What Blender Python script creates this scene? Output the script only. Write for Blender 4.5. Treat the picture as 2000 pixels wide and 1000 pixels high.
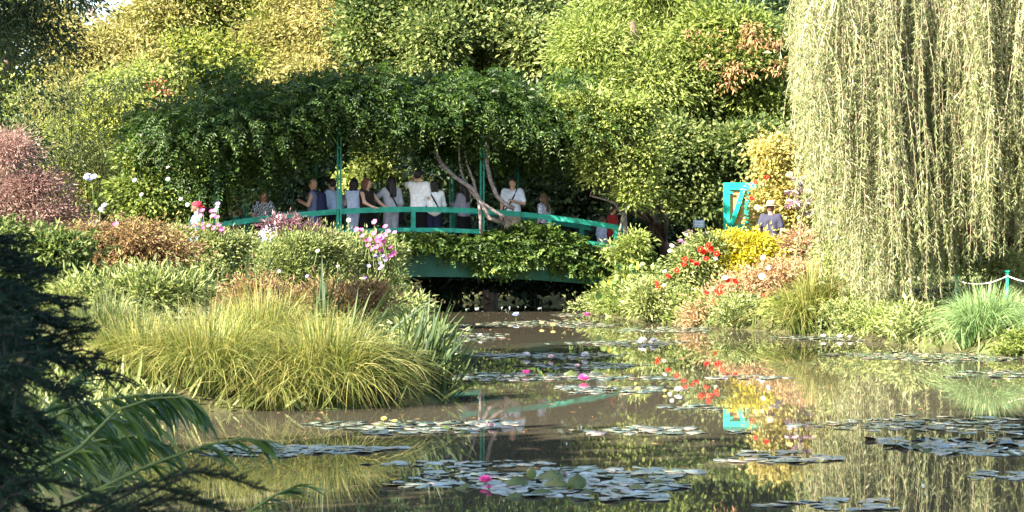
import bpy, math, random
import numpy as np
from mathutils import Matrix, Vector

for o in list(bpy.data.objects): bpy.data.objects.remove(o)
SC = bpy.context.scene; COL = SC.collection
rng = np.random.default_rng(7); random.seed(7)
R = math.radians

# ---------------------------------------------------------------- camera, sky, sun, exposure
FPX, HC, YH = 4400.0, 2.2, 417.0          # focal length in photo pixels, eye height over the water, horizon row
cam_d = bpy.data.cameras.new('camera'); cam = bpy.data.objects.new('camera', cam_d); COL.objects.link(cam)
cam.location = (0, 0, HC); cam.rotation_euler = (R(90), 0, 0)
cam_d.sensor_width = 36; cam_d.lens = 36 * FPX / 2000; cam_d.shift_y = -(500 - YH) / 2000
cam_d.clip_start = 0.1; cam_d.clip_end = 2000
cam_d.dof.use_dof = True; cam_d.dof.focus_distance = 42; cam_d.dof.aperture_fstop = 9
SC.camera = cam
SUN_EL = R(35); SX, SY = -0.80, -0.60      # horizontal direction towards the sun
world = bpy.data.worlds.new('World'); SC.world = world; world.use_nodes = True
wn = world.node_tree.nodes; wl = world.node_tree.links
sky = wn.new('ShaderNodeTexSky'); sky.sky_type = 'NISHITA'; sky.sun_disc = False
sky.sun_elevation = SUN_EL; sky.sun_rotation = math.atan2(SX, SY); sky.air_density = 1.0; sky.dust_density = 1.5
wl.new(sky.outputs[0], wn['Background'].inputs[0]); wn['Background'].inputs[1].default_value = 0.075
sun_d = bpy.data.lights.new('sun', 'SUN'); sun_d.energy = 5.0; sun_d.angle = R(0.5); sun_d.color = (1.0, 0.91, 0.76)
sun = bpy.data.objects.new('sun', sun_d); COL.objects.link(sun); sun.location = (-40, -30, 40)
sun.rotation_euler = Vector((-SX * math.cos(SUN_EL), -SY * math.cos(SUN_EL), -math.sin(SUN_EL))).to_track_quat('-Z', 'Y').to_euler()
SC.view_settings.view_transform = 'Standard'; SC.view_settings.look = 'None'; SC.view_settings.gamma = 1
SC.view_settings.use_curve_mapping = False; SC.view_settings.exposure = 2.95
SC.cycles.max_bounces = 8; SC.cycles.diffuse_bounces = 3; SC.cycles.glossy_bounces = 3; SC.cycles.transmission_bounces = 5

# ---------------------------------------------------------------- helpers
def P(px, py, d): return np.array([(px - 1000) * d / FPX, d, HC - (py - YH) * d / FPX])
def wd(py): return HC * FPX / (py - YH)                 # distance of a point of the water surface seen at row py
def norm(a): return a / np.maximum(np.linalg.norm(a, axis=-1, keepdims=True), 1e-9)
def uni(n): return norm(rng.normal(size=(n, 3)))

def mesh(name, V, F, mats=(), tint=None, smooth=False, mi=None):
    V = np.asarray(V, dtype=np.float32).reshape(-1, 3); me = bpy.data.meshes.new(name)
    if isinstance(F, np.ndarray):
        nf, k = F.shape; ls = np.arange(0, nf * k, k); idx = F.ravel()
    else:
        nf = len(F); cnt = np.array([len(f) for f in F]); ls = np.concatenate([[0], np.cumsum(cnt)[:-1]]) if nf else np.zeros(0)
        idx = np.array([i for f in F for i in f])
    me.vertices.add(len(V)); me.vertices.foreach_set('co', V.ravel())
    me.loops.add(len(idx)); me.loops.foreach_set('vertex_index', idx.astype(np.int32))
    me.polygons.add(nf); me.polygons.foreach_set('loop_start', ls.astype(np.int32))
    if mi is not None: me.polygons.foreach_set('material_index', np.asarray(mi, dtype=np.int32))
    me.polygons.foreach_set('use_smooth', np.full(nf, bool(smooth)))
    me.update(calc_edges=True)
    if tint is not None:
        a = me.attributes.new('tint', 'FLOAT', 'POINT'); a.data.foreach_set('value', np.asarray(tint, dtype=np.float32))
    for m in (mats if isinstance(mats, (list, tuple)) else [mats]): me.materials.append(m)
    return me

def tag(o, label=None, cat=None, group=None, kind=None):
    if label: o['label'] = label
    if cat: o['category'] = cat
    if group: o['group'] = group
    if kind: o['kind'] = kind
    return o
def thing(name, label, cat, loc, group=None):
    o = bpy.data.objects.new(name, None); COL.objects.link(o); o.location = tuple(loc); o.empty_display_size = 0.2
    return tag(o, label, cat, group)
def add(name, me, parent=None, M=None):
    o = bpy.data.objects.new(name, me); COL.objects.link(o)
    M = Matrix.Identity(4) if M is None else M
    if parent is not None:
        o.parent = parent
        p = parent; Wm = p.matrix_basis.copy()
        while p.parent is not None: p = p.parent; Wm = p.matrix_basis @ Wm
        M = Wm.inverted() @ M
    o.matrix_basis = M
    return o
def part(name, V, F, mat, parent, tint=None, smooth=False, mi=None):
    return add(name, mesh(name, V, F, mat, tint, smooth, mi), parent)
def TRS(loc, rot=(0, 0, 0), s=1.0):
    from mathutils import Euler
    S = Matrix.Diagonal((s, s, s, 1)) if not hasattr(s, '__len__') else Matrix.Diagonal((*s, 1))
    return Matrix.Translation(Vector(loc)) @ Euler(rot).to_matrix().to_4x4() @ S
def frame(loc, d, up=(0, 0, 1), s=1.0):                  # local +Y along d, +Z near up
    y = Vector(d).normalized(); x = y.cross(Vector(up))
    if x.length < 1e-4: x = y.cross(Vector((1, 0, 0.1)))
    x.normalize(); z = x.cross(y)
    M = Matrix((x, y, z)).transposed().to_4x4()
    S = Matrix.Diagonal((s, s, s, 1)) if not hasattr(s, '__len__') else Matrix.Diagonal((*s, 1))
    return Matrix.Translation(Vector(loc)) @ M @ S

class MB:                                                # collects geometry for one mesh
    def __init__(s): s.V = []; s.F = []; s.n = 0; s.m = []
    def add(s, V, F, m=0):
        V = np.asarray(V, float).reshape(-1, 3); s.V.append(V)
        s.F += [tuple(int(i) + s.n for i in f) for f in F]; s.m += [m] * len(F); s.n += len(V); return s
    def box(s, c, size, rz=0, m=0):
        hx, hy, hz = [v / 2 for v in size]
        q = np.array([[x, y, z] for x in (-hx, hx) for y in (-hy, hy) for z in (-hz, hz)])
        cs, sn = math.cos(rz), math.sin(rz)
        q = np.stack([q[:, 0] * cs - q[:, 1] * sn, q[:, 0] * sn + q[:, 1] * cs, q[:, 2]], 1) + np.asarray(c)
        return s.add(q, [(0, 1, 3, 2), (4, 6, 7, 5), (0, 4, 5, 1), (2, 3, 7, 6), (0, 2, 6, 4), (1, 5, 7, 3)], m)
    def tube(s, pts, rad, k=6, m=0):
        pts = np.asarray(pts, float); n = len(pts); rad = np.broadcast_to(np.asarray(rad, float), (n,))
        t = norm(np.gradient(pts, axis=0)); ref = np.array([0.13, 0.31, 0.94]) if abs(t[:, 2]).mean() < 0.8 else np.array([0.93, 0.31, 0.1])
        a = norm(np.cross(t, ref)); b = np.cross(t, a); th = np.arange(k) * 2 * math.pi / k
        V = pts[:, None] + rad[:, None, None] * (a[:, None] * np.cos(th)[None, :, None] + b[:, None] * np.sin(th)[None, :, None])
        F = [(i * k + j, i * k + (j + 1) % k, (i + 1) * k + (j + 1) % k, (i + 1) * k + j) for i in range(n - 1) for j in range(k)]
        F += [tuple(range(k))[::-1], tuple((n - 1) * k + j for j in range(k))]
        return s.add(V.reshape(-1, 3), F, m)
    def sweep(s, pts, side, w, z0, z1, m=0):             # a bar of rectangular section along pts; w across, from z0 to z1 (per point offsets)
        pts = np.asarray(pts, float); n = len(pts); sd = np.asarray(side, float); up = np.array([0, 0, 1.0])
        z0 = np.broadcast_to(z0, (n,)); z1 = np.broadcast_to(z1, (n,))
        V = np.stack([pts - sd * w / 2 + up * z0[:, None], pts + sd * w / 2 + up * z0[:, None], pts + sd * w / 2 + up * z1[:, None], pts - sd * w / 2 + up * z1[:, None]], 1)
        F = [(i * 4 + j, i * 4 + (j + 1) % 4, (i + 1) * 4 + (j + 1) % 4, (i + 1) * 4 + j) for i in range(n - 1) for j in range(4)]
        F += [(3, 2, 1, 0), tuple((n - 1) * 4 + j for j in range(4))]
        return s.add(V.reshape(-1, 3), F, m)
    def ball(s, c, r, k=8, h=5, m=0):
        r = np.broadcast_to(np.asarray(r, float), (3,)); V = [[0, 0, 1]]
        for i in range(1, h): V += [[math.sin(math.pi * i / h) * math.cos(2 * math.pi * j / k), math.sin(math.pi * i / h) * math.sin(2 * math.pi * j / k), math.cos(math.pi * i / h)] for j in range(k)]
        V += [[0, 0, -1]]; e = len(V) - 1
        F = [(0, 1 + j, 1 + (j + 1) % k) for j in range(k)]
        F += [(1 + (i - 1) * k + j, 1 + i * k + j, 1 + i * k + (j + 1) % k, 1 + (i - 1) * k + (j + 1) % k) for i in range(1, h - 1) for j in range(k)]
        F += [(e, 1 + (h - 2) * k + (j + 1) % k, 1 + (h - 2) * k + j) for j in range(k)]
        return s.add(np.array(V) * r + np.asarray(c), F, m)
    def mesh(s, name, mats, smooth=False): return mesh(name, np.concatenate(s.V), s.F, mats, None, smooth, s.m)
    def part(s, name, mats, parent, smooth=False): return add(name, s.mesh(name, mats, smooth), parent)

# ---------------------------------------------------------------- materials
def nodes(name):
    m = bpy.data.materials.new(name); m.use_nodes = True
    return m, m.node_tree.nodes, m.node_tree.links, m.node_tree.nodes['Principled BSDF']
def ramp(n, cols, pos=None):
    r = n.new('ShaderNodeValToRGB'); e = r.color_ramp.elements
    while len(e) < len(cols): e.new(0.5)
    for i, c in enumerate(cols):
        e[i].position = pos[i] if pos else i / (len(cols) - 1); e[i].color = (*c, 1)
    return r
def leaf_mat(name, cols, trans=0.38, rough=0.5, spec=0.35, pos=None, attr=True):
    m, n, l, b = nodes(name); r = ramp(n, cols, pos)
    if attr:
        a = n.new('ShaderNodeAttribute'); a.attribute_name = 'tint'; l.new(a.outputs['Fac'], r.inputs[0])
    else:
        a = n.new('ShaderNodeObjectInfo'); l.new(a.outputs['Random'], r.inputs[0])
    l.new(r.outputs[0], b.inputs['Base Color']); b.inputs['Roughness'].default_value = rough; b.inputs['Specular IOR Level'].default_value = spec
    t = n.new('ShaderNodeBsdfTranslucent'); h = n.new('ShaderNodeHueSaturation'); h.inputs['Value'].default_value = 1.25; h.inputs['Saturation'].default_value = 1.1
    l.new(r.outputs[0], h.inputs['Color']); l.new(h.outputs[0], t.inputs[0])
    mx = n.new('ShaderNodeMixShader'); mx.inputs[0].default_value = trans
    l.new(b.outputs[0], mx.inputs[1]); l.new(t.outputs[0], mx.inputs[2]); l.new(mx.outputs[0], n['Material Output'].inputs[0])
    return m
def noise_mat(name, cols, scale=5, rough=0.8, bump=0.3, detail=6, spec=0.3, stretch=None, coat=0, pos=None):
    m, n, l, b = nodes(name); tc = n.new('ShaderNodeTexCoord'); mp = n.new('ShaderNodeMapping')
    if stretch: mp.inputs['Scale'].default_value = stretch
    t = n.new('ShaderNodeTexNoise'); t.inputs['Scale'].default_value = scale; t.inputs['Detail'].default_value = detail
    l.new(tc.outputs['Object'], mp.inputs[0]); l.new(mp.outputs[0], t.inputs['Vector'])
    r = ramp(n, cols, pos or [0.3 + 0.4 * i / (len(cols) - 1) for i in range(len(cols))]); l.new(t.outputs['Fac'], r.inputs[0]); l.new(r.outputs[0], b.inputs['Base Color'])
    b.inputs['Roughness'].default_value = rough; b.inputs['Specular IOR Level'].default_value = spec; b.inputs['Coat Weight'].default_value = coat
    if bump:
        bp = n.new('ShaderNodeBump'); bp.inputs['Strength'].default_value = bump; bp.inputs['Distance'].default_value = 0.02
        l.new(t.outputs['Fac'], bp.inputs['Height']); l.new(bp.outputs[0], b.inputs['Normal'])
    return m
def cloth(name, c, v=0.15): return noise_mat(name, [tuple(x * (1 - v) for x in c), tuple(min(1, x * (1 + v)) for x in c)], 18, 0.85, 0.25, 4, 0.15)
def pattern_cloth(name, a, b_, scale, kind):
    m, n, l, b = nodes(name); tc = n.new('ShaderNodeTexCoord')
    if kind == 'check':
        t = n.new('ShaderNodeTexChecker'); t.inputs['Scale'].default_value = scale; t.inputs['Color1'].default_value = (*a, 1); t.inputs['Color2'].default_value = (*b_, 1)
        l.new(tc.outputs['Object'], t.inputs['Vector']); l.new(t.outputs[0], b.inputs['Base Color'])
    else:
        t = n.new('ShaderNodeTexWave'); t.inputs['Scale'].default_value = scale; t.bands_direction = 'X' if kind == 'stripe' else 'DIAGONAL'
        t.inputs['Distortion'].default_value = 0.6 if kind == 'stripe' else 9; r = ramp(n, [a, b_], [0.35, 0.65])
        l.new(tc.outputs['Object'], t.inputs['Vector']); l.new(t.outputs['Fac'], r.inputs[0]); l.new(r.outputs[0], b.inputs['Base Color'])
    b.inputs['Roughness'].default_value = 0.85; b.inputs['Specular IOR Level'].default_value = 0.15
    return m

BARK = noise_mat('bark', [(0.05, 0.035, 0.025), (0.16, 0.12, 0.09)], 9, 0.9, 0.8, 8, 0.2, (1, 1, 0.25))
BARK_GREY = noise_mat('grey_vine_bark', [(0.10, 0.085, 0.08), (0.26, 0.22, 0.21)], 14, 0.9, 0.7, 8, 0.2)
STEM = noise_mat('green_stem', [(0.06, 0.10, 0.03), (0.14, 0.19, 0.06)], 12, 0.6, 0.1)
CULM = noise_mat('bamboo_culm', [(0.03, 0.05, 0.015), (0.07, 0.10, 0.03)], 6, 0.5, 0.1)
TWIG = noise_mat('pale_twig', [(0.22, 0.17, 0.11), (0.36, 0.29, 0.2)], 12, 0.8, 0.3)
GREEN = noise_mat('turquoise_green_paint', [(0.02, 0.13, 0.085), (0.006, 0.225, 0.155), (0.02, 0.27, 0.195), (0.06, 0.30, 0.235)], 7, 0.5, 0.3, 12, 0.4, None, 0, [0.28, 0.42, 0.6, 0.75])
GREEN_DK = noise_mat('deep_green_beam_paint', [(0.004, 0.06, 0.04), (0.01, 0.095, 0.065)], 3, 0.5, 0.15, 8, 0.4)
GATE_G = noise_mat('bright_turquoise_gate_paint', [(0.006, 0.34, 0.25), (0.015, 0.42, 0.31)], 4, 0.45, 0.12)
GATE_P = noise_mat('brown_gate_board', [(0.36, 0.15, 0.06), (0.50, 0.24, 0.10)], 5, 0.8, 0.3, 8, 0.2, (6, 6, 0.6))
PLANK = noise_mat('weathered_deck_plank', [(0.10, 0.09, 0.075), (0.2, 0.175, 0.15)], 6, 0.85, 0.4, 8, 0.2)
SOIL = noise_mat('bank_soil', [(0.025, 0.02, 0.012), (0.06, 0.06, 0.025), (0.07, 0.09, 0.03)], 1.2, 0.95, 0.8, 10, 0.1)
ROPE = noise_mat('white_rope', [(0.5, 0.47, 0.4), (0.75, 0.72, 0.66)], 40, 0.9, 0.6)

WIST = leaf_mat('wisteria_leaf', [(0.016, 0.036, 0.008), (0.046, 0.09, 0.016), (0.16, 0.22, 0.04)], 0.35)
OCHRE = leaf_mat('ochre_leaf', [(0.10, 0.11, 0.03), (0.27, 0.25, 0.09), (0.46, 0.40, 0.18)], 0.48, 0.6, 0.2)
YGREEN = leaf_mat('yellow_green_leaf', [(0.06, 0.09, 0.02), (0.21, 0.25, 0.055), (0.40, 0.41, 0.12)], 0.48, 0.55, 0.25)
MAPLE = leaf_mat('dark_maple_leaf', [(0.03, 0.055, 0.015), (0.105, 0.145, 0.042), (0.31, 0.33, 0.12)], 0.45, 0.55, 0.25)
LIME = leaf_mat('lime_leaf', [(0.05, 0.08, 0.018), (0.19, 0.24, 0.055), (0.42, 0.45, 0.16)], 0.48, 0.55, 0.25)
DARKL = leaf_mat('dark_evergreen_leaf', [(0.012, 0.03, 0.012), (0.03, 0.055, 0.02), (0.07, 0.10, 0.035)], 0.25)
BAMB = leaf_mat('bamboo_leaf', [(0.05, 0.075, 0.02), (0.11, 0.14, 0.045), (0.22, 0.22, 0.09)])
WILL = leaf_mat('willow_leaf', [(0.06, 0.09, 0.03), (0.22, 0.25, 0.10), (0.47, 0.46, 0.27)], 0.42, 0.45, 0.4)
DRY = leaf_mat('dry_brown_leaf', [(0.22, 0.12, 0.06), (0.36, 0.2, 0.10), (0.46, 0.29, 0.16)], 0.25, 0.8, 0.1)
PINKB = leaf_mat('pink_brown_leaf', [(0.13, 0.07, 0.06), (0.27, 0.17, 0.15), (0.40, 0.30, 0.25)], 0.3, 0.7, 0.15)
BRONZE = leaf_mat('bronze_leaf', [(0.10, 0.06, 0.03), (0.22, 0.14, 0.07), (0.27, 0.24, 0.09)], 0.35, 0.6, 0.2)
MEADOW = leaf_mat('perennial_leaf', [(0.07, 0.105, 0.03), (0.21, 0.25, 0.08), (0.42, 0.43, 0.19)])
GOLD = leaf_mat('golden_leaf', [(0.22, 0.20, 0.02), (0.44, 0.38, 0.03), (0.62, 0.52, 0.06)], 0.35)
CREAMY = leaf_mat('pale_yellow_leaf', [(0.19, 0.18, 0.05), (0.38, 0.33, 0.10), (0.55, 0.46, 0.18)], 0.35)
PEACH = leaf_mat('peach_pink_leaf', [(0.22, 0.17, 0.07), (0.36, 0.24, 0.13), (0.46, 0.30, 0.20)], 0.35)
GRASSY = leaf_mat('yellow_sedge_blade', [(0.025, 0.045, 0.01), (0.12, 0.155, 0.03), (0.32, 0.28, 0.09)], 0.35, 0.5)
GRASSD = leaf_mat('dark_sedge_blade', [(0.02, 0.035, 0.01), (0.075, 0.11, 0.03), (0.22, 0.22, 0.085)], 0.35, 0.5)
GRASSG = leaf_mat('green_sedge_blade', [(0.06, 0.12, 0.035), (0.15, 0.25, 0.085), (0.30, 0.37, 0.17)], 0.35, 0.5)
IRIS = leaf_mat('iris_blade', [(0.018, 0.036, 0.012), (0.035, 0.062, 0.02), (0.075, 0.105, 0.035)], 0.3, 0.55, 0.25, attr=False)
STRAP = leaf_mat('long_glossy_leaf', [(0.025, 0.065, 0.014), (0.06, 0.12, 0.025), (0.19, 0.25, 0.05)], 0.5, 0.3, 0.5, attr=False)
CONI = leaf_mat('blue_green_needle', [(0.008, 0.020, 0.013), (0.017, 0.040, 0.026), (0.034, 0.070, 0.045)], 0.03, 0.8, 0.05)
BIGL = leaf_mat('broad_leaf', [(0.06, 0.12, 0.03), (0.13, 0.22, 0.06), (0.26, 0.32, 0.09)], 0.4, 0.45, attr=False)
YELLL = leaf_mat('yellowed_leaf', [(0.48, 0.38, 0.05), (0.62, 0.50, 0.09)], 0.35, 0.5, attr=False)
PLUM = leaf_mat('plum_leaf', [(0.07, 0.03, 0.05), (0.13, 0.065, 0.10), (0.22, 0.13, 0.19)], 0.3, 0.35, 0.5, attr=False)
REDB = leaf_mat('russet_leaf', [(0.22, 0.06, 0.04), (0.38, 0.13, 0.09), (0.46, 0.24, 0.15)], 0.35)
DUSKY = leaf_mat('dusky_purple_leaf', [(0.06, 0.025, 0.035), (0.14, 0.06, 0.08), (0.24, 0.15, 0.15)], 0.3)
def petal(name, a, b, t=0.3): return leaf_mat(name, [a, b], t, 0.55, 0.2, attr=False)
PINK = petal('pink_petal', (0.46, 0.07, 0.27), (0.58, 0.16, 0.38)); RED = petal('red_petal', (0.55, 0.012, 0.012), (0.72, 0.045, 0.03))
WHITE = petal('white_petal', (0.50, 0.49, 0.48), (0.6, 0.59, 0.58)); LILAC = petal('lilac_petal', (0.24, 0.16, 0.48), (0.36, 0.26, 0.56))
MAG = petal('magenta_petal', (0.55, 0.06, 0.26), (0.68, 0.14, 0.36)); BLUSH = petal('blush_petal', (0.66, 0.42, 0.46), (0.74, 0.54, 0.56))
YEL = petal('yellow_petal', (0.68, 0.58, 0.20), (0.76, 0.68, 0.34)); PALEB = petal('pale_blue_petal', (0.30, 0.36, 0.58), (0.42, 0.46, 0.64)); ORNG = petal('orange_petal', (0.62, 0.16, 0.05), (0.7, 0.25, 0.1))
CENTRE = noise_mat('flower_centre', [(0.5, 0.34, 0.03), (0.65, 0.48, 0.06)], 30, 0.8)

def pad_material():
    m, n, l, b = nodes('lily_pad_skin'); a = n.new('ShaderNodeObjectInfo')
    r = ramp(n, [(0.035, 0.065, 0.035), (0.07, 0.10, 0.06), (0.15, 0.14, 0.09), (0.21, 0.14, 0.09)], [0, 0.45, 0.8, 1]); l.new(a.outputs['Random'], r.inputs[0])
    tc = n.new('ShaderNodeTexCoord'); t = n.new('ShaderNodeTexNoise'); t.inputs['Scale'].default_value = 2.5; t.inputs['Detail'].default_value = 6; l.new(tc.outputs['Object'], t.inputs['Vector'])
    mx = n.new('ShaderNodeMix'); mx.data_type = 'RGBA'; mx.blend_type = 'OVERLAY'; mx.inputs[0].default_value = 0.5
    l.new(r.outputs[0], mx.inputs[6]); l.new(t.outputs['Fac'], mx.inputs[7]); l.new(mx.outputs[2], b.inputs['Base Color'])
    b.inputs['Roughness'].default_value = 0.4; b.inputs['Specular IOR Level'].default_value = 0.6; b.inputs['Coat Weight'].default_value = 1.0; b.inputs['Coat Roughness'].default_value = 0.22
    bp = n.new('ShaderNodeBump'); bp.inputs['Strength'].default_value = 0.9; bp.inputs['Distance'].default_value = 0.05; l.new(t.outputs['Fac'], bp.inputs['Height']); l.new(bp.outputs[0], b.inputs['Normal']); l.new(bp.outputs[0], b.inputs['Coat Normal'])
    return m
PAD = pad_material()
PADG = leaf_mat('raised_lily_leaf', [(0.06, 0.09, 0.025), (0.12, 0.14, 0.04)], 0.3, 0.4, 0.5, attr=False)

def water_material():
    m, n, l, b = nodes('pond_water'); tc = n.new('ShaderNodeTexCoord')
    b.inputs['Base Color'].default_value = (0.052, 0.046, 0.032, 1); b.inputs['Roughness'].default_value = 0.015; b.inputs['IOR'].default_value = 1.333
    t = n.new('ShaderNodeTexNoise'); t.inputs['Scale'].default_value = 1.1; t.inputs['Detail'].default_value = 3; t.inputs['Roughness'].default_value = 0.45
    mp = n.new('ShaderNodeMapping'); mp.inputs['Scale'].default_value = (0.5, 1.6, 1); l.new(tc.outputs['Object'], mp.inputs[0]); l.new(mp.outputs[0], t.inputs['Vector'])
    bp = n.new('ShaderNodeBump'); bp.inputs['Strength'].default_value = 0.05; bp.inputs['Distance'].default_value = 0.006
    l.new(t.outputs['Fac'], bp.inputs['Height']); l.new(bp.outputs[0], b.inputs['Normal'])
    return m
WATER = water_material()

# ---------------------------------------------------------------- ground and water
POND = np.array([(-3.0, 8), (-3.2, 17), (-3.5, 20), (-4.2, 23.4), (-3.9, 25.0), (-2.2, 25.3), (-1.0, 25.9), (-0.75, 27), (-1.3, 30), (-1.8, 34), (-2.0, 40),
                 (-2.3, 45), (-2.7, 50), (-2.8, 56), (-3.2, 62), (-2, 67), (2.6, 67), (2.6, 62), (2.0, 55), (1.85, 49.6), (2.6, 46.5), (3.95, 43.5), (5.0, 41.8),
                 (5.9, 40.3), (6.6, 37.8), (7.3, 35.6), (8.2, 34.4), (10.5, 32), (13, 26), (14, 16), (12, 9), (6, 6.5), (0, 6.3)])
def pond_dist(x, y):
    p = np.stack([x, y], -1).reshape(-1, 2); best = np.full(len(p), 1e9); ins = np.zeros(len(p), bool); n = len(POND)
    for i in range(n):
        a, b = POND[i], POND[(i + 1) % n]; e = b - a
        t = np.clip(((p - a) @ e) / (e @ e), 0, 1); best = np.minimum(best, np.linalg.norm(p - a - t[:, None] * e, axis=1))
        cr = ((a[1] > p[:, 1]) != (b[1] > p[:, 1])) & (p[:, 0] < (b[0] - a[0]) * (p[:, 1] - a[1]) / (b[1] - a[1] + 1e-12) + a[0]); ins ^= cr
    return np.where(ins, -best, best).reshape(np.shape(x))
def sstep(t): t = np.clip(t, 0, 1); return t * t * (3 - 2 * t)
def ground_z(x, y):
    x = np.asarray(x, float); y = np.asarray(y, float); s = pond_dist(x, y)
    lump = 0.04 * np.sin(x * 1.7 + 0.6 * y) + 0.03 * np.sin(y * 2.3 - x)
    return np.where(s > 0, 0.02 + 0.20 * sstep(s / 0.18) + 0.51 * sstep(s / 3.0) + lump * sstep(s), -0.8 * sstep(-s / 1.2) - 0.0)
gx = np.concatenate([-20 - np.geomspace(1, 580, 14)[::-1], np.arange(-20, 20.01, 0.4), 20 + np.geomspace(1, 580, 14)])
gy = np.concatenate([-10 - np.geomspace(1, 290, 10)[::-1], np.arange(-10, 75.01, 0.4), 75 + np.geomspace(1, 900, 14)])
GX, GY = np.meshgrid(gx, gy); GZ = ground_z(GX, GY); nx, ny = len(gx), len(gy)
ii = (np.arange(ny - 1)[:, None] * nx + np.arange(nx - 1)[None]).ravel()
tag(add('ground', mesh('ground', np.stack([GX, GY, GZ], -1), np.stack([ii, ii + 1, ii + nx + 1, ii + nx], 1), SOIL, None, True)), kind='structure')
tag(add('pond_water', mesh('pond_water', [(-16, 4, 0), (16, 4, 0), (16, 70, 0), (-16, 70, 0)], [(0, 1, 2, 3)], WATER)), kind='structure')
def gz(x, y): return float(ground_z(np.array([x]), np.array([y]))[0])

# ---------------------------------------------------------------- foliage generators
def leaves(pos, d, up, L, W, shape='rhomb', bend=0.15):
    N = len(pos); L = np.broadcast_to(L, (N,))[:, None]; W = np.broadcast_to(W, (N,))[:, None]
    d = norm(d); s = norm(np.cross(d, up)); n = np.cross(s, d)
    if shape == 'rhomb':
        V = np.stack([pos, pos + d * L * .42 + s * W * .5 + n * W * .14, pos + d * L - n * L * bend, pos + d * L * .42 - s * W * .5 + n * W * .14], 1)
        F = np.arange(4 * N).reshape(N, 4); k = 4
    else:
        V = np.stack([pos, pos + d * L * .28 + s * W * .46 + n * W * .16, pos + d * L * .68 + s * W * .36 + n * (W * .12 - L * bend * .45), pos + d * L - n * L * bend,
                      pos + d * L * .68 - s * W * .36 + n * (W * .12 - L * bend * .45), pos + d * L * .28 - s * W * .46 + n * W * .16], 1)
        b = np.arange(N)[:, None] * 6; F = np.concatenate([b + [0, 1, 2, 3], b + [0, 3, 4, 5]], 0); k = 6
    return V.reshape(-1, 3), F, k
def crown(lobes, nclus, per, L, W, cr=0.3, droop=0.25, shape='rhomb', jit=0.35, flat=0.65, upb=0.5, shell=0.75, tb=0.0):
    lobes = [np.asarray(l, float) for l in lobes]; C = np.array([l[:3] for l in lobes]); Rr = np.array([l[3:6] for l in lobes])
    w = (Rr[:, 0] * Rr[:, 2]) ** 0.9; w /= w.sum()
    li = rng.choice(len(lobes), nclus, p=w); u = uni(nclus); u[:, 2] = np.where(u[:, 2] < -0.55, -u[:, 2], u[:, 2])
    rad = np.where(rng.random(nclus) < shell, 0.82 + 0.26 * rng.random(nclus), 0.35 + 0.5 * rng.random(nclus))
    cc = C[li] + Rr[li] * u * rad[:, None]; ct = rng.normal(size=nclus) * 0.16 + rng.normal(size=len(lobes))[li] * 0.08
    cs = cr * (0.6 + 0.8 * rng.random(nclus))
    k = rng.poisson(per, nclus) + 1; ci = np.repeat(np.arange(nclus), k); N = len(ci)
    off = rng.normal(size=(N, 3)) * np.array([1, 1, flat]) * cs[ci][:, None] * 0.75
    pos = cc[ci] + off; out = u[ci]
    d = out * 0.55 + norm(off) * 0.7 + uni(N) * 0.55; d[:, 2] -= droop
    up = out * 0.35 + uni(N) * (1 - upb) * 1.6; up[:, 2] += upb
    sz = np.exp(rng.normal(size=N) * jit * 0.7)
    V, F, kk = leaves(pos, d, up, L * sz, W * sz, shape)
    t = np.clip(0.42 + tb + ct[ci] + rng.normal(size=N) * 0.2, 0, 1)
    return V, F, np.repeat(t, kk)
def box_lobes(x0, x1, y0, y1, d, depth, n, rr=0.3, dome=True):
    a = P(x0, y1, d); b = P(x1, y0, d); w = b[0] - a[0]; h = b[2] - a[2]; out = []; tries = 0
    while len(out) < n and tries < 2000:
        tries += 1; r = rr * min(w, h) * (0.75 + 0.5 * random.random()); rx = min(r * 1.15, w / 2); rz = min(r * .95, h / 2)
        x = random.uniform(a[0] + rx, b[0] - rx) if w > 2 * rx else (a[0] + b[0]) / 2; z = random.uniform(a[2] + rz * .7, b[2] - rz)
        if dome and ((x - (a[0] + b[0]) / 2) / (w / 2)) ** 2 + max(0, (z + rz * .6 - a[2]) / h) ** 2 * .95 > 1.0: continue
        out.append((x, d + random.uniform(-.5, .5) * depth, z, rx, min(r, max(depth * .5, .2)), rz))
    return out
def sub_lobes(lobes, n=7, k=.5):
    out = []
    for l in lobes:
        u = uni(n); u[:, 2] = np.where(u[:, 2] < -.5, -u[:, 2], u[:, 2])
        for q in u: f = random.uniform(.55, .95); s = k * random.uniform(.65, 1.25); out.append((l[0] + l[3] * q[0] * f, l[1] + l[4] * q[1] * f, l[2] + l[5] * q[2] * f, l[3] * s, l[4] * s, l[5] * s * .85))
    return out
def wander(a, b, n=7, amp=0.12):
    a = np.asarray(a, float); b = np.asarray(b, float); t = np.linspace(0, 1, n)[:, None]; L = np.linalg.norm(b - a)
    o = np.cumsum(rng.normal(size=(n, 3)) * amp * L / n, 0); o -= t * o[-1] - 0 * o; o[0] = 0
    return a + (b - a) * t + o * np.sin(np.pi * t) ** .5
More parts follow.
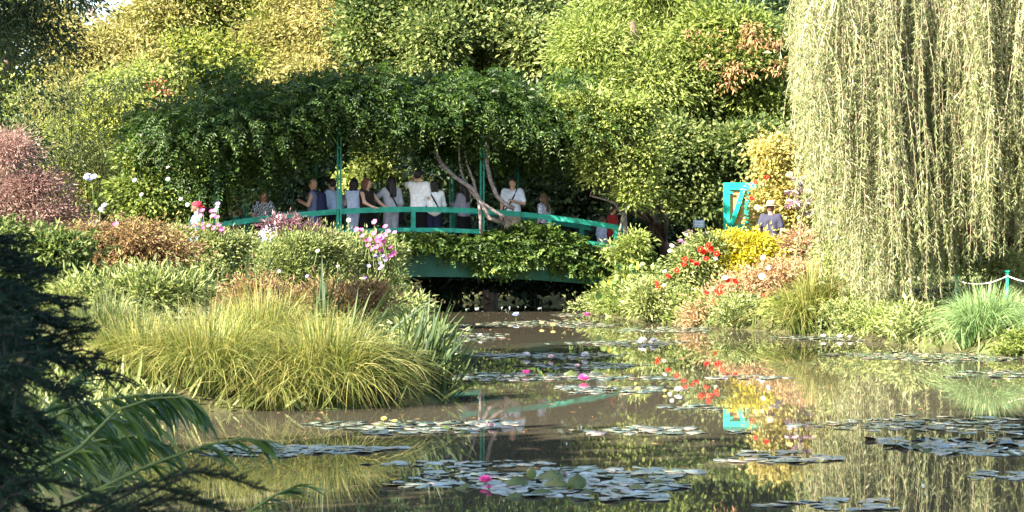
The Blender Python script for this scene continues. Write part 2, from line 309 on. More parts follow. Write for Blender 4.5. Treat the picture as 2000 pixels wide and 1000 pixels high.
def tree(name, label, cat, base, lobes, mat, nclus, per, L, W, trunk_r=0.2, group=None, extra=None, bark=None, **kw):
    bx, by = base; z = gz(bx, by); root = thing(name, label, cat, (bx, by, z), group); bark = bark or BARK
    C = np.array([l[:3] for l in lobes])[:7]; top = C[:, 2].max() - .3; cx, cy = C[:, 0].mean(), C[:, 1].mean()
    fork = np.array([bx * .6 + cx * .4, by * .6 + cy * .4, z + (top - z) * .45])
    tp = wander((bx, by, z - .2), fork, 6, .10); tp2 = wander(fork, (cx, cy, top), 6, .2)
    MB().tube(np.concatenate([tp, tp2[1:]]), np.linspace(trunk_r, trunk_r * .25, 11), 8).part('trunk', bark, root, True)
    for l in lobes:
        s = tp[random.randint(3, 5)]; MB().tube(wander(s, l[:3], 7, .22), np.linspace(trunk_r * .42, .02, 7), 6).part('limb', bark, root, True)
    V, F, t = crown(sub_lobes(lobes), int(nclus * 1.2), per * (1 if L > .25 else 1.6), L * (1 if L > .25 else .75), W * (1 if L > .25 else .75), **kw); part('crown', V, F, mat, root, t)
    if extra: extra(root)
    return root
def bush(name, label, cat, lobes, mat, nclus, per, L, W, group=None, stems=5, **kw):
    C = np.array([l[:3] for l in lobes]); bx, by = C[:, 0].mean(), C[:, 1].mean(); z = gz(bx, by); root = thing(name, label, cat, (bx, by, z), group)
    if by > 33: kw['shape'] = 'rhomb'          # far plants: two triangles a leaf are enough
    for i in range(stems):
        l = lobes[i % len(lobes)]; s = (bx + (l[0] - bx) * .5, by + (l[1] - by) * .5)
        MB().tube(wander((*s, gz(*s) - .05), l[:3], 5, .15), np.linspace(.022, .008, 5), 5).part('stem', STEM, root, True)
    V, F, t = crown(sub_lobes(lobes, 5, .58), int(nclus * 1.05), per, L, W, **kw); part('foliage', V, F, mat, root, t)
    return root

# flower templates
def flower_mesh(name, mat, rings, r, cup=0.3, cm=CENTRE, cr=0.22):
    b = MB()
    for i, (n, rr, el) in enumerate(rings):
        for j in range(n):
            a = 2 * math.pi * (j + .5 * i) / n; c, s = math.cos(a), math.sin(a); w = rr * r * math.sin(math.pi / n) * 1.15
            def q(ra, si, z): return (c * ra - s * si, s * ra + c * si, z)
            e = math.tan(el) if el < 1.5 else 8; ca, sa = math.cos(el), math.sin(el); ro = .12 * r
            p = lambda t: (ro + rr * r * t * ca, rr * r * t * sa * (1 + cup * t))
            x1, z1 = p(.55); x2, z2 = p(.85); x3, z3 = p(1.0)
            b.add([q(ro, 0, 0), q(x1, w * .8, z1), q(x2, w * .6, z2), q(x3, 0, z3), q(x2, -w * .6, z2), q(x1, -w * .8, z1)], [(0, 1, 2, 3), (0, 3, 4, 5)], 0)
    if cm: b.ball((0, 0, .05 * r), (cr * r, cr * r, cr * r * .6), 6, 4, 1)
    return b.mesh(name, [mat, cm or mat])
OPEN5 = [(6, 1, .35)]; DAHL = [(12, 1, .15), (10, .8, .55), (7, .55, .95)]; LILY = [(9, 1, .35), (8, .92, .75), (7, .75, 1.1)]
FL = {}
def fl(kind, mat):
    k = (kind, mat.name)
    if k not in FL: FL[k] = flower_mesh(kind + '_flower', mat, {'open': OPEN5, 'dahlia': DAHL, 'lily': LILY, 'daisy': [(12, 1, .12)]}[kind], 1.0)
    return FL[k]
def put_flower(root, kind, mat, p, r, tilt=0.9, name='flower', label=None):
    o = add(name, fl(kind, mat), root, TRS(p, (tilt + random.uniform(-.3, .3), 0, random.uniform(-.7, .3)), r))
    if label: o['label'] = label
    return o
def flowers_px(root, kind, mat, pts, d, rpx, stem_to=None, name='flower', tilt=0.9):
    for x, y in pts:
        p = P(x, y, d + random.uniform(-.15, .15)); put_flower(root, kind, mat, p, rpx * d / FPX * random.uniform(.85, 1.15), tilt, name)
        if stem_to:
            b = p + np.array([random.uniform(-.1, .1), .05, -stem_to]); MB().tube(wander(b, p, 5, .06), .007, 4).part('flower_stem', STEM, root)
# ---------------------------------------------------------------- background trees
def lob(items, d, ds=0.8):
    out = []
    for it in items:
        x, y, rx, ry = it[:4]; dd = d + (it[4] if len(it) > 4 else 0); c = P(x, y, dd); k = dd / FPX
        out.append((c[0], dd, c[2], rx * k, max(rx, ry) * k * ds, ry * k))
    return out
BG = 'tall garden trees behind the bridge'
tree('autumn_tree', 'tall pale ochre tree with bare grey branches showing against a patch of sky', 'tree', (-11.2, 67),
     lob([(215, 130, 95, 75), (300, 190, 90, 70, -1), (170, 230, 80, 75, -1), (300, 80, 85, 70, 1), (130, 150, 60, 70), (350, 30, 80, 60, 1), (120, 60, 45, 50, 2)], 66), OCHRE, 1150, 17, .19, .085, .28, BG, cr=.42, droop=.35)
tree('leafy_tree', 'yellow green tree between the ochre trees, above the left end of the arbour', 'tree', (-8.2, 68),
     lob([(420, 70, 95, 75), (470, 160, 90, 70, -1), (390, 170, 80, 75, -1), (480, 10, 100, 70, 1), (540, 110, 70, 70)], 67), YGREEN, 950, 17, .19, .085, .26, BG, cr=.42, droop=.3)
tree('autumn_tree', 'ochre tree dense with small dry-looking leaves beside the dark maple', 'tree', (-5.6, 67),
     lob([(610, 50, 100, 75), (645, 140, 85, 60, -1), (560, 110, 80, 70), (680, 10, 90, 60, 1), (600, 180, 70, 45, -2)], 66), OCHRE, 1000, 18, .17, .08, .26, BG, cr=.4, droop=.3)
tree('maple_tree', 'dark green maple tree above the middle of the wisteria arbour', 'tree', (-2.9, 65),
     lob([(770, 75, 85, 75), (850, 110, 85, 65, -1), (735, 110, 55, 60), (800, 10, 90, 60, 1), (880, 60, 70, 60)], 64), MAPLE, 1150, 18, .17, .12, .3, BG, cr=.4)
tree('leafy_tree', 'mid green tree with pale sunlit tips right of the dark maple', 'tree', (-0.6, 66),
     lob([(950, 40, 95, 65), (1000, 115, 85, 65, -1), (1050, 30, 85, 65, 1), (930, 120, 60, 55), (1070, 130, 60, 60, -1)], 65), MAPLE, 1000, 17, .2, .13, .28, BG, cr=.42, tb=.12)
def dead_bits(root):
    V, F, t = crown(lob([(1385, 75, 30, 12), (1450, 95, 35, 10), (1400, 130, 35, 12), (1470, 75, 18, 30), (1440, 140, 30, 10), (1515, 95, 16, 22), (1525, 135, 14, 16), (1375, 110, 10, 30), (1420, 160, 10, 18), (1350, 70, 12, 20)], 57.2), 46, 14, .11, .04, cr=.16, droop=.9)
    o = part('dead_foliage', V, F, DRY, root, t); o['label'] = 'withered brown leaves hanging on the crown'
tree('chestnut_tree', 'big lime green tree with long leaves standing at the right end of the bridge', 'tree', (3.6, 60),
     lob([(1230, 110, 110, 85), (1180, 215, 80, 75, -1), (1290, 225, 95, 85, -1), (1165, 120, 70, 70), (1260, 30, 100, 70, 1), (1330, 150, 80, 80), (1190, 300, 65, 55, -2), (1290, 320, 80, 60, -1)], 59), LIME, 2100, 15, .20, .062, .35, BG, cr=.4, droop=.45)
tree('overhanging_tree', 'sunlit green tree drooping over the right end of the bridge and arbour', 'tree', (4.1, 55.5),
     lob([(1225, 235, 42, 32), (1165, 215, 38, 26), (1150, 255, 34, 24), (1195, 270, 36, 30), (1240, 310, 30, 30), (1160, 300, 18, 30), (1205, 330, 26, 28), (1165, 345, 12, 18), (1245, 385, 20, 24), (1110, 215, 30, 18, .3), (1230, 360, 20, 22)], 50.6), LIME, 1150, 14, .13, .07, .16, BG, cr=.26, tb=.1)
tree('leafy_tree', 'green tree with withered brown leaves over the turquoise gate', 'tree', (6.0, 60),
     lob([(1420, 75, 95, 55), (1450, 160, 90, 70, -.5), (1370, 130, 60, 70), (1490, 120, 50, 70), (1400, 230, 90, 70), (1480, 230, 70, 70)], 59), LIME, 1500, 16, .2, .085, .3, BG, extra=dead_bits, cr=.4, droop=.3, tb=-.08)
tree('ivy_tree', 'dark ivy covered tree hanging over the shady end of the bridge, left of the gate', 'tree', (4.2, 57.5),
     lob([(1330, 340, 75, 60), (1380, 400, 55, 60), (1300, 300, 70, 50), (1420, 320, 70, 50), (1480, 300, 60, 50), (1350, 440, 60, 45), (1270, 360, 40, 60)], 56.5), MAPLE, 1100, 15, .17, .11, .22, None, cr=.34)
tree('evergreen_tree', 'very dark evergreen tree squeezed between the lime tree and the willow', 'tree', (8.4, 66),
     lob([(1530, 60, 80, 90), (1560, 190, 80, 90), (1620, 20, 90, 90, 1), (1500, 250, 60, 60), (1600, 280, 80, 80)], 64), DARKL, 900, 16, .17, .10, .3, None, cr=.42)
tree('evergreen_tree', 'dark evergreen tree showing through the willow curtain', 'tree', (11.5, 60),
     lob([(1720, 100, 110, 120), (1830, 200, 110, 120), (1940, 80, 110, 120), (1700, 300, 90, 90), (1950, 300, 100, 100), (1840, 20, 110, 90)], 57), MAPLE, 900, 14, .2, .13, .3, None, cr=.45)
# second row, farther off: closes the view behind the first
for i, (x, c, mt) in enumerate([(20, 0, YGREEN), (395, 20, OCHRE), (520, 40, YGREEN), (700, 20, OCHRE), (880, 0, MAPLE), (1080, 10, MAPLE), (1280, 0, YGREEN), (1480, 10, MAPLE), (1680, 10, MAPLE), (1880, 0, MAPLE)]):
    d = 84 + (i % 3) * 3; b = P(x, 500, d)
    low = 60 if i == 0 else 0
    tree('distant_tree', {'yellow_green_leaf': 'yellow green tree of the far woods behind the garden', 'ochre_leaf': 'ochre tree of the far woods behind the garden', 'dark_maple_leaf': 'dark green tree of the far woods behind the garden'}[mt.name], 'tree', (b[0], d),
         lob([(x - 60, 60 + c + low, 95, 80), (x + 60, 40 + c + low * .6, 95, 80, 1), (x, -10 + c + low * 1.4, 100, 70), (x - 70, 190, 95, 90), (x + 70, 200, 95, 90), (x, 320, 110, 90), (x - 50, 270, 90, 70, -6), (x + 50, 360, 90, 80, -6), (x, 430, 110, 60, -5)], d), mt, 560, 15, .26, .16, .35, 'distant trees behind the garden', cr=.55)
# bare branches against the sky
br = thing('bare_tree', 'leafless grey branches reaching up beside the patch of sky', 'tree', (-12.2, 70.5, gz(-12.2, 70.5)))
MB().tube([(-12.2, 70.5, .4), (-12.5, 70.5, 4), P(205, 75, 70), P(190, 40, 70), P(165, 5, 70), P(150, -40, 70)], [.2, .15, .10, .09, .08, .05], 7).part('trunk', BARK_GREY, br, True)
for pts in ([(200, 65), (225, 40), (250, 25)], [(180, 25), (200, 0), (215, -30)], [(170, 12), (140, -10), (120, -40)], [(235, 85), (260, 60), (300, 20), (320, -10)], [(205, 75), (240, 80), (285, 45)], [(480, 40), (505, 15), (530, -10)]):
    if pts[0][0] > 400: continue
    MB().tube([P(x, y, 69.5) for x, y in pts], np.linspace(.06, .02, len(pts)), 5).part('branch', BARK_GREY, br, True)

# trees left of the picture that throw the shade (they stand outside the frame or at its edge)
tree('shade_tree', 'tall dark tree at the left edge behind the pink bush', 'tree', (-14.2, 53),
     [(-11.6, 53.5, 5.9, 1.2, 1.5, 1.3), (-12.2, 53, 7.6, 1.6, 1.7, 1.4), (-12.4, 53.6, 4.4, 1.5, 1.4, 1.1), (-13.5, 52, 9.5, 2.2, 2, 1.8), (-11.7, 54, 3.3, .9, 1, .7), (-14.2, 53, 12, 2, 2, 1.8)], DARKL, 1000, 17, .17, .06, .3, None, cr=.4, droop=.6, tb=.08)  # dark leaf colour stands in for the shade lying on this tree
def shade(label, base, lobes, n=420, mat=MAPLE, gr=None):
    tree('shade_tree', label, 'tree', base, lobes, mat, n, 16, .34, .24, .3, gr, cr=.6)
SH = 'tall bank trees left of the picture'
shade('tall broad tree on the left bank shading the bridge', (-15.5, 43.4), [(-14.6, 43.8, 11.5, 2.5, 2.5, 2.2), (-16.5, 42.9, 13.6, 2.4, 2.4, 2.2), (-14.2, 45.4, 12.6, 2.4, 2.3, 1.9), (-15.5, 47.2, 12, 2.4, 2.5, 2.1), (-17.5, 45.4, 10.5, 2.3, 2.3, 1.9), (-14.8, 44.0, 14.4, 2.5, 2.5, 2.0), (-15.6, 46.6, 15.2, 2.6, 2.6, 2.1), (-17, 44, 16.6, 2.4, 2.4, 1.8)], 1050)
shade('high crowned tree on the left bank beside the pond', (-14.6, 22.2), [(-14.2, 22, 12.2, 2.0, 2.0, 1.7), (-13.2, 23.4, 13.4, 1.7, 1.6, 1.3), (-15.2, 22.6, 14, 1.8, 1.8, 1.4)], 300)
shade('big tree on the near bank shading the foreground', (-10.8, 8.4), [(-10, 8.0, 8, 3, 3.0, 3), (-9.2, 5.4, 10.5, 3, 3.0, 2.8), (-11, 8.4, 12.8, 2.8, 3.0, 2.8), (-12, 5, 13.6, 3, 3, 2.6), (-8.4, 6.4, 5.4, 2.2, 2.4, 2), (-7.4, 3.4, 6.8, 2.2, 2.4, 2.2), (-6.4, 1.2, 7.6, 2.3, 2.4, 2.2)], 760)
shade('small tree on the near bank beside the pond', (-10.4, 14), [(-10.4, 13.9, 5.8, 1.2, 1.2, 1.3), (-10.3, 13.4, 7.6, 1.1, 1.2, 1.1)], 150)

# bamboo
def bamboo(x, h, lean):
    z = gz(x, 57); root = thing('bamboo', 'thin dark bamboo stem with narrow leaves behind the pink bush', 'bamboo', (x, 57 + random.uniform(-1, 1), z), 'bamboo stems on the left bank')
    y = root.location.y; pts = wander((x, y, z - .1), (x + lean, y, z + h), 9, .04); MB().tube(pts, np.linspace(.026, .006, 9), 6).part('culm', CULM, root, True)
    q = pts[rng.integers(2, 9, 26)] + rng.normal(size=(26, 3)) * .16
    lobes = [(*c, .22, .22, .22) for c in q]; V, F, t = crown(lobes, 52, 9, .17, .03, cr=.2, droop=.7, tb=.15); part('foliage', V, F, BAMB, root, t)
for i in range(20):
    px = 40 + i * 12.5 + random.uniform(-6, 6); bamboo(P(px, 400, 57)[0], random.uniform(3.4, 5.2), random.uniform(-.3, .3))

# shrubs along the far bank, left of and behind the bridge
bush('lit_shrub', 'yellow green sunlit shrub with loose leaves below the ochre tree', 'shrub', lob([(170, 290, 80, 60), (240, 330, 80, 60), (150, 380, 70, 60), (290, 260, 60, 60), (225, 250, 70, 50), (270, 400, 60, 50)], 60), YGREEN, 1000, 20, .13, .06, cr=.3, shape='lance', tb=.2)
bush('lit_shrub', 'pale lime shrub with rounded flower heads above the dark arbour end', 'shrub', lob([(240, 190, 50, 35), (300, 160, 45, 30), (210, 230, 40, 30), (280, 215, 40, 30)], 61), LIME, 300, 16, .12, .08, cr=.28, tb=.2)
r = bush('rose_bush', 'rose bush with a few white blooms left of the bridge', 'bush', lob([(285, 350, 55, 45), (325, 390, 45, 45), (250, 400, 50, 45), (290, 420, 55, 35), (365, 325, 22, 25), (330, 300, 25, 30)], 48.3), LIME, 520, 13, .11, .07, cr=.24, shape='lance', tb=-.1)
flowers_px(r, 'dahlia', WHITE, [(263, 352), (328, 327), (353, 389), (328, 350), (366, 400), (276, 380)], 47.2, 4)
V, F, t = crown(lob([(310, 165, 14, 8), (325, 185, 10, 8), (305, 205, 12, 10), (300, 222, 8, 8)], 58.5), 15, 8, .10, .04, cr=.12); ro = thing('red_leaved_sprig', 'small russet sprig among the sunlit leaves above the arbour end', 'shrub', (*P(310, 300, 58.5)[:2], .75)); part('foliage', V, F, REDB, ro, t); MB().tube(wander((*P(310, 300, 58.5)[:2], .6), P(310, 190, 58.5), 6, .1), .02, 5).part('stem', STEM, ro)
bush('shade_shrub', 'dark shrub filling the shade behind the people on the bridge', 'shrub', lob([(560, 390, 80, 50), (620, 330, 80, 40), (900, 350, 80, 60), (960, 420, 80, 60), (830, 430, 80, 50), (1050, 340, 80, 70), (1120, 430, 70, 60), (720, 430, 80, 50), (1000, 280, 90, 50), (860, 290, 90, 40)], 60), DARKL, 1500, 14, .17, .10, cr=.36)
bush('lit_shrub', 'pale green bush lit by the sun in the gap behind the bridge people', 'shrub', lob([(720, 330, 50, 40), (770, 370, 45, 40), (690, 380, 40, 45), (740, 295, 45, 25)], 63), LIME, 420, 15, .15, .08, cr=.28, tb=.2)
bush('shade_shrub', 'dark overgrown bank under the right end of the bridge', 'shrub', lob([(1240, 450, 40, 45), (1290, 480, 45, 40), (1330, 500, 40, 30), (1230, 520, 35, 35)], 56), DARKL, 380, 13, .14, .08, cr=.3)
bush('shade_shrub', 'dark leaves added to blacken the shaded gap beyond the bridge arch', 'shrub', [(-3.2 + i * .55, 55.2 + .5 * (i % 2), .35 + .5 * (i % 3), .6, .5, .5) for i in range(12)], DARKL, 1300, 13, .17, .11, cr=.28, tb=-.35, shell=.5)  # added foliage with tint lowered, so the gap under the arch goes black

hd0 = thing('hedge', 'dark continuous hedge closing the garden behind the bridge', 'hedge', (0, 73, gz(0, 73)))
V, F, t = crown([(x, 73 + .6 * math.sin(x), 1.1 + z, 1.2, 1, 1.1) for x in np.arange(-17, 17.1, 1.3) for z in (0, 1.4, 2.8)], 2600, 13, .24, .15, cr=.5, shell=.6); part('foliage', V, F, DARKL, hd0, t)
for x in np.arange(-16, 16.1, 4): MB().tube(wander((x, 73, gz(x, 73) - .1), (x + .3, 73, 3), 5, .1), .07, 6).part('trunk', BARK, hd0, True)
# ---------------------------------------------------------------- the bridge
B0 = np.array([-1.7, 50.0]); AX = np.array([.956, .292, 0]); NR = np.array([-.292, .956, 0]); BW = 2.4
def deck(s): return 1.35 - .018 * (s + .5) ** 2
def bpt(s, w, z): return np.array([B0[0], B0[1], 0]) + AX * s + NR * w + np.array([0, 0, z])
def bridge_s(px, w):                                    # where along the bridge a direction px meets the line at offset w
    k = (px - 1000) / FPX; return (k * (B0[1] + NR[1] * w) - B0[0] - NR[0] * w) / (AX[0] - k * AX[1])
br = thing('footbridge', 'arched turquoise green wooden footbridge with railings and tall poles over the pond', 'bridge', (B0[0], B0[1] + 1.2, 0))
ss = np.linspace(-5.2, 4.45, 40); S0, S1 = -5.2, 4.45; ang = math.atan2(AX[1], AX[0])
for wq, nm in ((0.0, 'near'), (BW, 'far')):
    base = np.array([bpt(s, wq, 0) for s in ss])
    MB().sweep(base, NR, .10, deck(ss) + .885, deck(ss) + 1.0).part('top_rail', GREEN, br)
    MB().sweep(base, NR, .07, deck(ss) + .44, deck(ss) + .535).part('lower_rail', GREEN, br)
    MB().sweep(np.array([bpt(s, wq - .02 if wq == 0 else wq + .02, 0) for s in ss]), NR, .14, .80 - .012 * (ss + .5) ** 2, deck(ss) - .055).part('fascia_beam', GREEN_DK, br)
    for s in (-4.9, -3.8, -2.2, -.51, 1.06, 2.65, 4.25):
        p = bpt(s, wq, 0); MB().box((p[0], p[1], deck(s) + .44), (.09, .085, .889), ang).part('post', GREEN, br)
    for s in (-3.8, -2.2, 1.06, 2.65) if wq else (-2.2, 1.06, -4.9):
        m = MB()
        for q in (-.035, .035):
            p = bpt(s + q, wq - .07 if wq == 0 else wq + .07, 0); m.box((p[0], p[1], (deck(s) + 4.3) / 2), (.034, .034, 4.3 - deck(s)), ang)
        m.part('arbour_pole', GREEN, br)
for s in np.arange(-5.1, 4.4, .16):
    p = bpt(s + .07, BW / 2, deck(s + .07) - .026); MB().box(p, (.148, BW - .17, .05), ang).part('deck_plank', PLANK, br)
for s in (-4.9, -2.2, 1.06, 2.65):
    th = np.linspace(0, math.pi, 9); MB().tube([bpt(s, BW / 2 - math.cos(a) * (BW / 2 + .07), 4.2 + math.sin(a) * .35) for a in th], .02, 6).part('arbour_hoop', GREEN, br)
for wq in (-.07, BW / 2, BW + .07):
    MB().tube([bpt(s, wq, 4.22 + (.35 if wq == BW / 2 else 0)) for s in np.linspace(-5, 3.2, 8)], .018, 6).part('arbour_wire', GREEN, br)

# wisteria on the arbour
wi = thing('wisteria', 'dark green wisteria vine roofing the bridge and spilling over its side', 'vine', tuple(bpt(1.1, -.35, .0)))
def pinnate(lobes, nsp, L=.42, leaf=.085, w=.034, hang=.5, tb=0.0, upb=.8, shell=.85):   # sprays of paired leaflets
    lobes = [np.asarray(l) for l in lobes]; C = np.array([l[:3] for l in lobes]); Rr = np.array([l[3:6] for l in lobes]); wt = (Rr[:, 0] * Rr[:, 2]); wt /= wt.sum()
    li = rng.choice(len(lobes), nsp, p=wt); u = uni(nsp); u[:, 2] = np.where(u[:, 2] < -.6, -u[:, 2], u[:, 2])
    rad = np.where(rng.random(nsp) < shell, .85 + .25 * rng.random(nsp), .4 + .5 * rng.random(nsp))[:, None]
    b = C[li] + Rr[li] * u * rad; d = norm(u * .8 + uni(nsp) * .8 - np.array([0, 0, hang * .5])); up = norm(uni(nsp) * .5 + np.array([0, 0, upb]) + u * .25)
    s = norm(np.cross(d, up)); LL = L * (.6 + .7 * rng.random(nsp)); tt = rng.normal(size=nsp) * .17
    Vs, Fs, Ts, n0 = [], [], [], 0
    for k in range(6):
        f = (k + .6) / 6
        for sg in (-1, 1):
            pos = b + d * (LL * f)[:, None] + np.array([0, 0, -1.]) * (hang * LL * f * f)[:, None]
            V, F, kk = leaves(pos, s * sg + d * .55 + uni(nsp) * .3 - np.array([0, 0, .35]), up + uni(nsp) * .35, leaf * (.8 + .5 * rng.random(nsp)) * (1.1 - .35 * f), w, 'rhomb')
            Vs.append(V); Fs.append(F + n0); n0 += len(V); Ts.append(np.repeat(np.clip(.4 + tb + tt + rng.normal(size=nsp) * .16, 0, 1), kk))
    return np.concatenate(Vs), np.concatenate(Fs), np.concatenate(Ts)
def blob(s, w, z, rs, rw, rz): c = bpt(s, w, z); return (*c, rs, rw, rz)
can = [blob(s, w, 4.5 + .22 * math.sin(s * 2 + w) - .028 * (s + .5) ** 2 + (.14 if .3 < w < 2 else 0), .85, .85, .52) for s in np.arange(-5.8, 4.3, .8) for w in (-.35, .8, 2.0)]
can += [blob(-5.7, .3, 3.4, .8, .9, .8), blob(-5.3, -.1, 3.0, .7, .7, .8), *[blob(random.uniform(-5.6, 3.8), random.uniform(-.8, 2.4), 5.05 + .25 * random.random() - .028 * random.uniform(0, 12), .22, .22, .3) for _ in range(22)], *[blob(random.uniform(-4.5, 3.6), random.uniform(-.7, -.2), random.uniform(3.95, 4.15), .3, .25, .26) for _ in range(10)], blob(-4.6, .2, 3.1, .8, .5, .5), blob(-5.9, .8, 2.5, .7, .8, .9), blob(-5.2, 1.2, 2.5, .8, .8, .7), blob(-3.9, 2.3, 2.9, .8, .4, .5), blob(-1.4, 1.8, 3.85, .8, .5, .3), blob(.1, 2, 3.85, .8, .5, .3), blob(2.2, 2, 3.6, .9, .6, .5), blob(3.4, 1, 3.7, .7, .8, .5), blob(3.9, .3, 3.3, .45, .5, .6), blob(-3.2, 2.6, 3.5, .9, .4, .4)]
can += [blob(random.uniform(-5.5, 4), random.uniform(-.9, 2.2), random.choice((4.8, 5.0, 3.95, 3.75)) - .02 * abs(random.gauss(0, 2)) ** 2, random.uniform(.25, .6), .45, random.uniform(.15, .4)) for _ in range(34)]
V, F, t = pinnate(can, 14000, leaf=.098, w=.039, tb=-.02); part('canopy_foliage', V, F, WIST, wi, t)
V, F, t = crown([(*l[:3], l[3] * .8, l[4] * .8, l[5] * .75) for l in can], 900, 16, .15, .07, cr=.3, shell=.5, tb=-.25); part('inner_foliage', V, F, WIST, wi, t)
fas = [blob(s, -.2 - .1 * random.random(), z, .36, .2, rz) for s, z, rz in [(-1.9, 1.42, .2), (-1.3, 1.5, .18), (-.7, 1.5, .2), (-.1, 1.52, .18), (.45, 1.42, .2), (.9, 1.36, .2), (1.3, 1.15, .22), (1.3, 1.5, .22), (1.8, 1.55, .22), (2.0, 1.72, .2), (2.5, 1.62, .24), (2.6, 1.3, .24), (3.1, 1.4, .24), (3.3, 1.1, .24), (3.8, 1.12, .24), (4.2, 1.0, .22), (1.7, 1.15, .22), (1.25, 1.0, .16), (3.0, 1.1, .2), (3.7, .98, .18), (-2.6, 1.3, .22), (4.6, 1.25, .25), (4.8, .95, .25), (2.2, 1.3, .2)]]
V, F, t = pinnate(fas, 3400, L=.22, hang=.3, leaf=.1, w=.045, tb=.12); part('side_foliage', V, F, WIST, wi, t)
vine = lambda pts, r0, r1: MB().tube(pts, np.linspace(r0, r1, len(pts)), 7).part('vine_stem', BARK_GREY, wi, True)
dv = 49.9
vine([P(985, 437, dv + .2), P(955, 425, dv), P(942, 400, dv), P(925, 370, dv), P(890, 347, dv), P(862, 320, dv + .2), P(850, 295, dv + .3), P(862, 270, dv + .5)], .055, .04)
vine([P(1000, 432, dv), P(970, 415, dv - .1), P(935, 392, dv), P(918, 372, dv + .1), P(905, 350, dv + .2), P(898, 320, dv + .3), P(896, 290, dv + .3), P(898, 268, dv + .4)], .038, .022)
vine([P(1005, 408, dv + .3), P(985, 398, dv + .3), P(970, 382, dv + .3), P(958, 352, dv + .3), P(951, 320, dv + .3), P(952, 290, dv + .3), P(948, 262, dv + .4)], .055, .045)
vine([P(940, 455, dv), P(938, 420, dv - .05), P(935, 395, dv), P(925, 355, dv + .1), P(912, 320, dv + .2), P(908, 295, dv + .3)], .045, .02)
vine([P(948, 265, dv), P(970, 276, dv - .1), P(985, 268, dv - .1)], .02, .014)
vine([P(1207, 480, 51), P(1212, 445, 51), P(1216, 420, 51), P(1200, 396, 51), P(1175, 388, 51), P(1152, 382, 51), P(1160, 365, 51), P(1168, 350, 51)], .035, .016)
vine([P(1218, 520, 51.2), P(1222, 460, 51.2), P(1220, 420, 51.2), P(1226, 380, 51.3), P(1222, 320, 51.4)], .06, .045)
vine([P(1178, 488, 50.6), P(1195, 481, 50.6), P(1215, 482, 50.8)], .02, .018)
vine([P(432, 400, 51), P(450, 398, 51), P(470, 388, 51), P(490, 375, 51.2)], .04, .03)
# ---------------------------------------------------------------- people
def surface(sdf, lo, hi, h):
    n = np.ceil((np.array(hi) - np.array(lo)) / h).astype(int) + 1
    ax = [lo[i] + h * np.arange(n[i]) for i in range(3)]
    G = np.stack(np.meshgrid(*ax, indexing='ij'), -1); v = sdf(G.reshape(-1, 3)).reshape(n); ins = v < 0
    c = [(i, j, k) for i in (0, 1) for j in (0, 1) for k in (0, 1)]
    sl = lambda A, q: A[q[0]:n[0] - 1 + q[0], q[1]:n[1] - 1 + q[1], q[2]:n[2] - 1 + q[2]]
    cnt = sum(sl(ins, q).astype(int) for q in c); act = (cnt > 0) & (cnt < 8); acc = np.zeros((*act.shape, 3)); num = np.zeros(act.shape)
    for a in range(8):
        for b in range(a + 1, 8):
            A, B = c[a], c[b]
            if sum(abs(A[i] - B[i]) for i in range(3)) != 1: continue
            va, vb = sl(v, A), sl(v, B); m = (va < 0) != (vb < 0); t = np.where(m, va / np.where(va == vb, 1, va - vb), 0)
            acc += m[..., None] * (np.array(A) + t[..., None] * (np.array(B) - np.array(A))); num += m
    idx = -np.ones(act.shape, int); idx[act] = np.arange(act.sum()); cells = np.argwhere(act)
    V = (cells + acc[act] / num[act][:, None]) * h + np.array(lo); Fs = []
    for axis in range(3):
        o1, o2 = (axis + 1) % 3, (axis + 2) % 3; s = [slice(1, n[i] - 1) for i in range(3)]; s[axis] = slice(0, n[axis] - 1); s2 = list(s); s2[axis] = slice(1, n[axis])
        e = ins[tuple(s)] != ins[tuple(s2)]; fl_ = ins[tuple(s)][e]; q = np.argwhere(e); st = [1, 1, 1]; st[axis] = 0; q = q + np.array(st)
        def g(d1, d2): r_ = q.copy(); r_[:, o1] -= d1; r_[:, o2] -= d2; return idx[r_[:, 0], r_[:, 1], r_[:, 2]]
        f = np.stack([g(0, 0), g(1, 0), g(1, 1), g(0, 1)], 1); f[~fl_] = f[~fl_][:, ::-1]; Fs.append(f)
    F = np.concatenate(Fs); F = F[(F >= 0).all(1)]
    return V, F
def cone(p, a, b, ra, rb):
    a = np.asarray(a, float); b = np.asarray(b, float); ab = b - a; t = np.clip(((p - a) @ ab) / max(ab @ ab, 1e-9), 0, 1)
    return np.linalg.norm(p - a - t[:, None] * ab, axis=1) - (ra + (rb - ra) * t)
def ell(p, c, r): r = np.asarray(r, float); q = (p - np.asarray(c)) / r; l = np.linalg.norm(q, axis=1); return (l - 1) * r.min()
def smin(a, b, k): h = np.clip(.5 + .5 * (b - a) / k, 0, 1); return b + (a - b) * h - k * h * (1 - h)
def union(p, prims, k=.03):
    r = None
    for q in prims:
        d = ell(p, q[1], q[2]) if q[0] == 'e' else cone(p, *q[1:]); r = d if r is None else smin(r, d, k)
    return r
ARM = {'rest': ((.235, -.03, 1.14), (.245, .07, .90), (.24, .11, .80)), 'phone': ((.25, .06, 1.14), (.12, .29, 1.22), (.07, .36, 1.27)), 'photo': ((.33, .20, 1.42), (.16, .32, 1.58), (.10, .34, 1.66)),
       'rail': ((.28, .16, 1.17), (.24, .38, 1.06), (.2, .47, 1.05)), 'chest': ((.26, .05, 1.15), (.06, .22, 1.2), (-.02, .23, 1.23)), 'out': ((.34, .16, 1.22), (.30, .38, 1.30), (.28, .44, 1.38)), 'pocket': ((.26, -.06, 1.14), (.2, .05, .93), (.18, .09, .87))}
SKIN = [noise_mat('skin_light', [(0.50, 0.30, 0.22), (0.58, 0.36, 0.27)], 20, .55, .05), noise_mat('skin_tan', [(0.36, 0.19, 0.12), (0.44, 0.25, 0.17)], 20, .55, .05)]
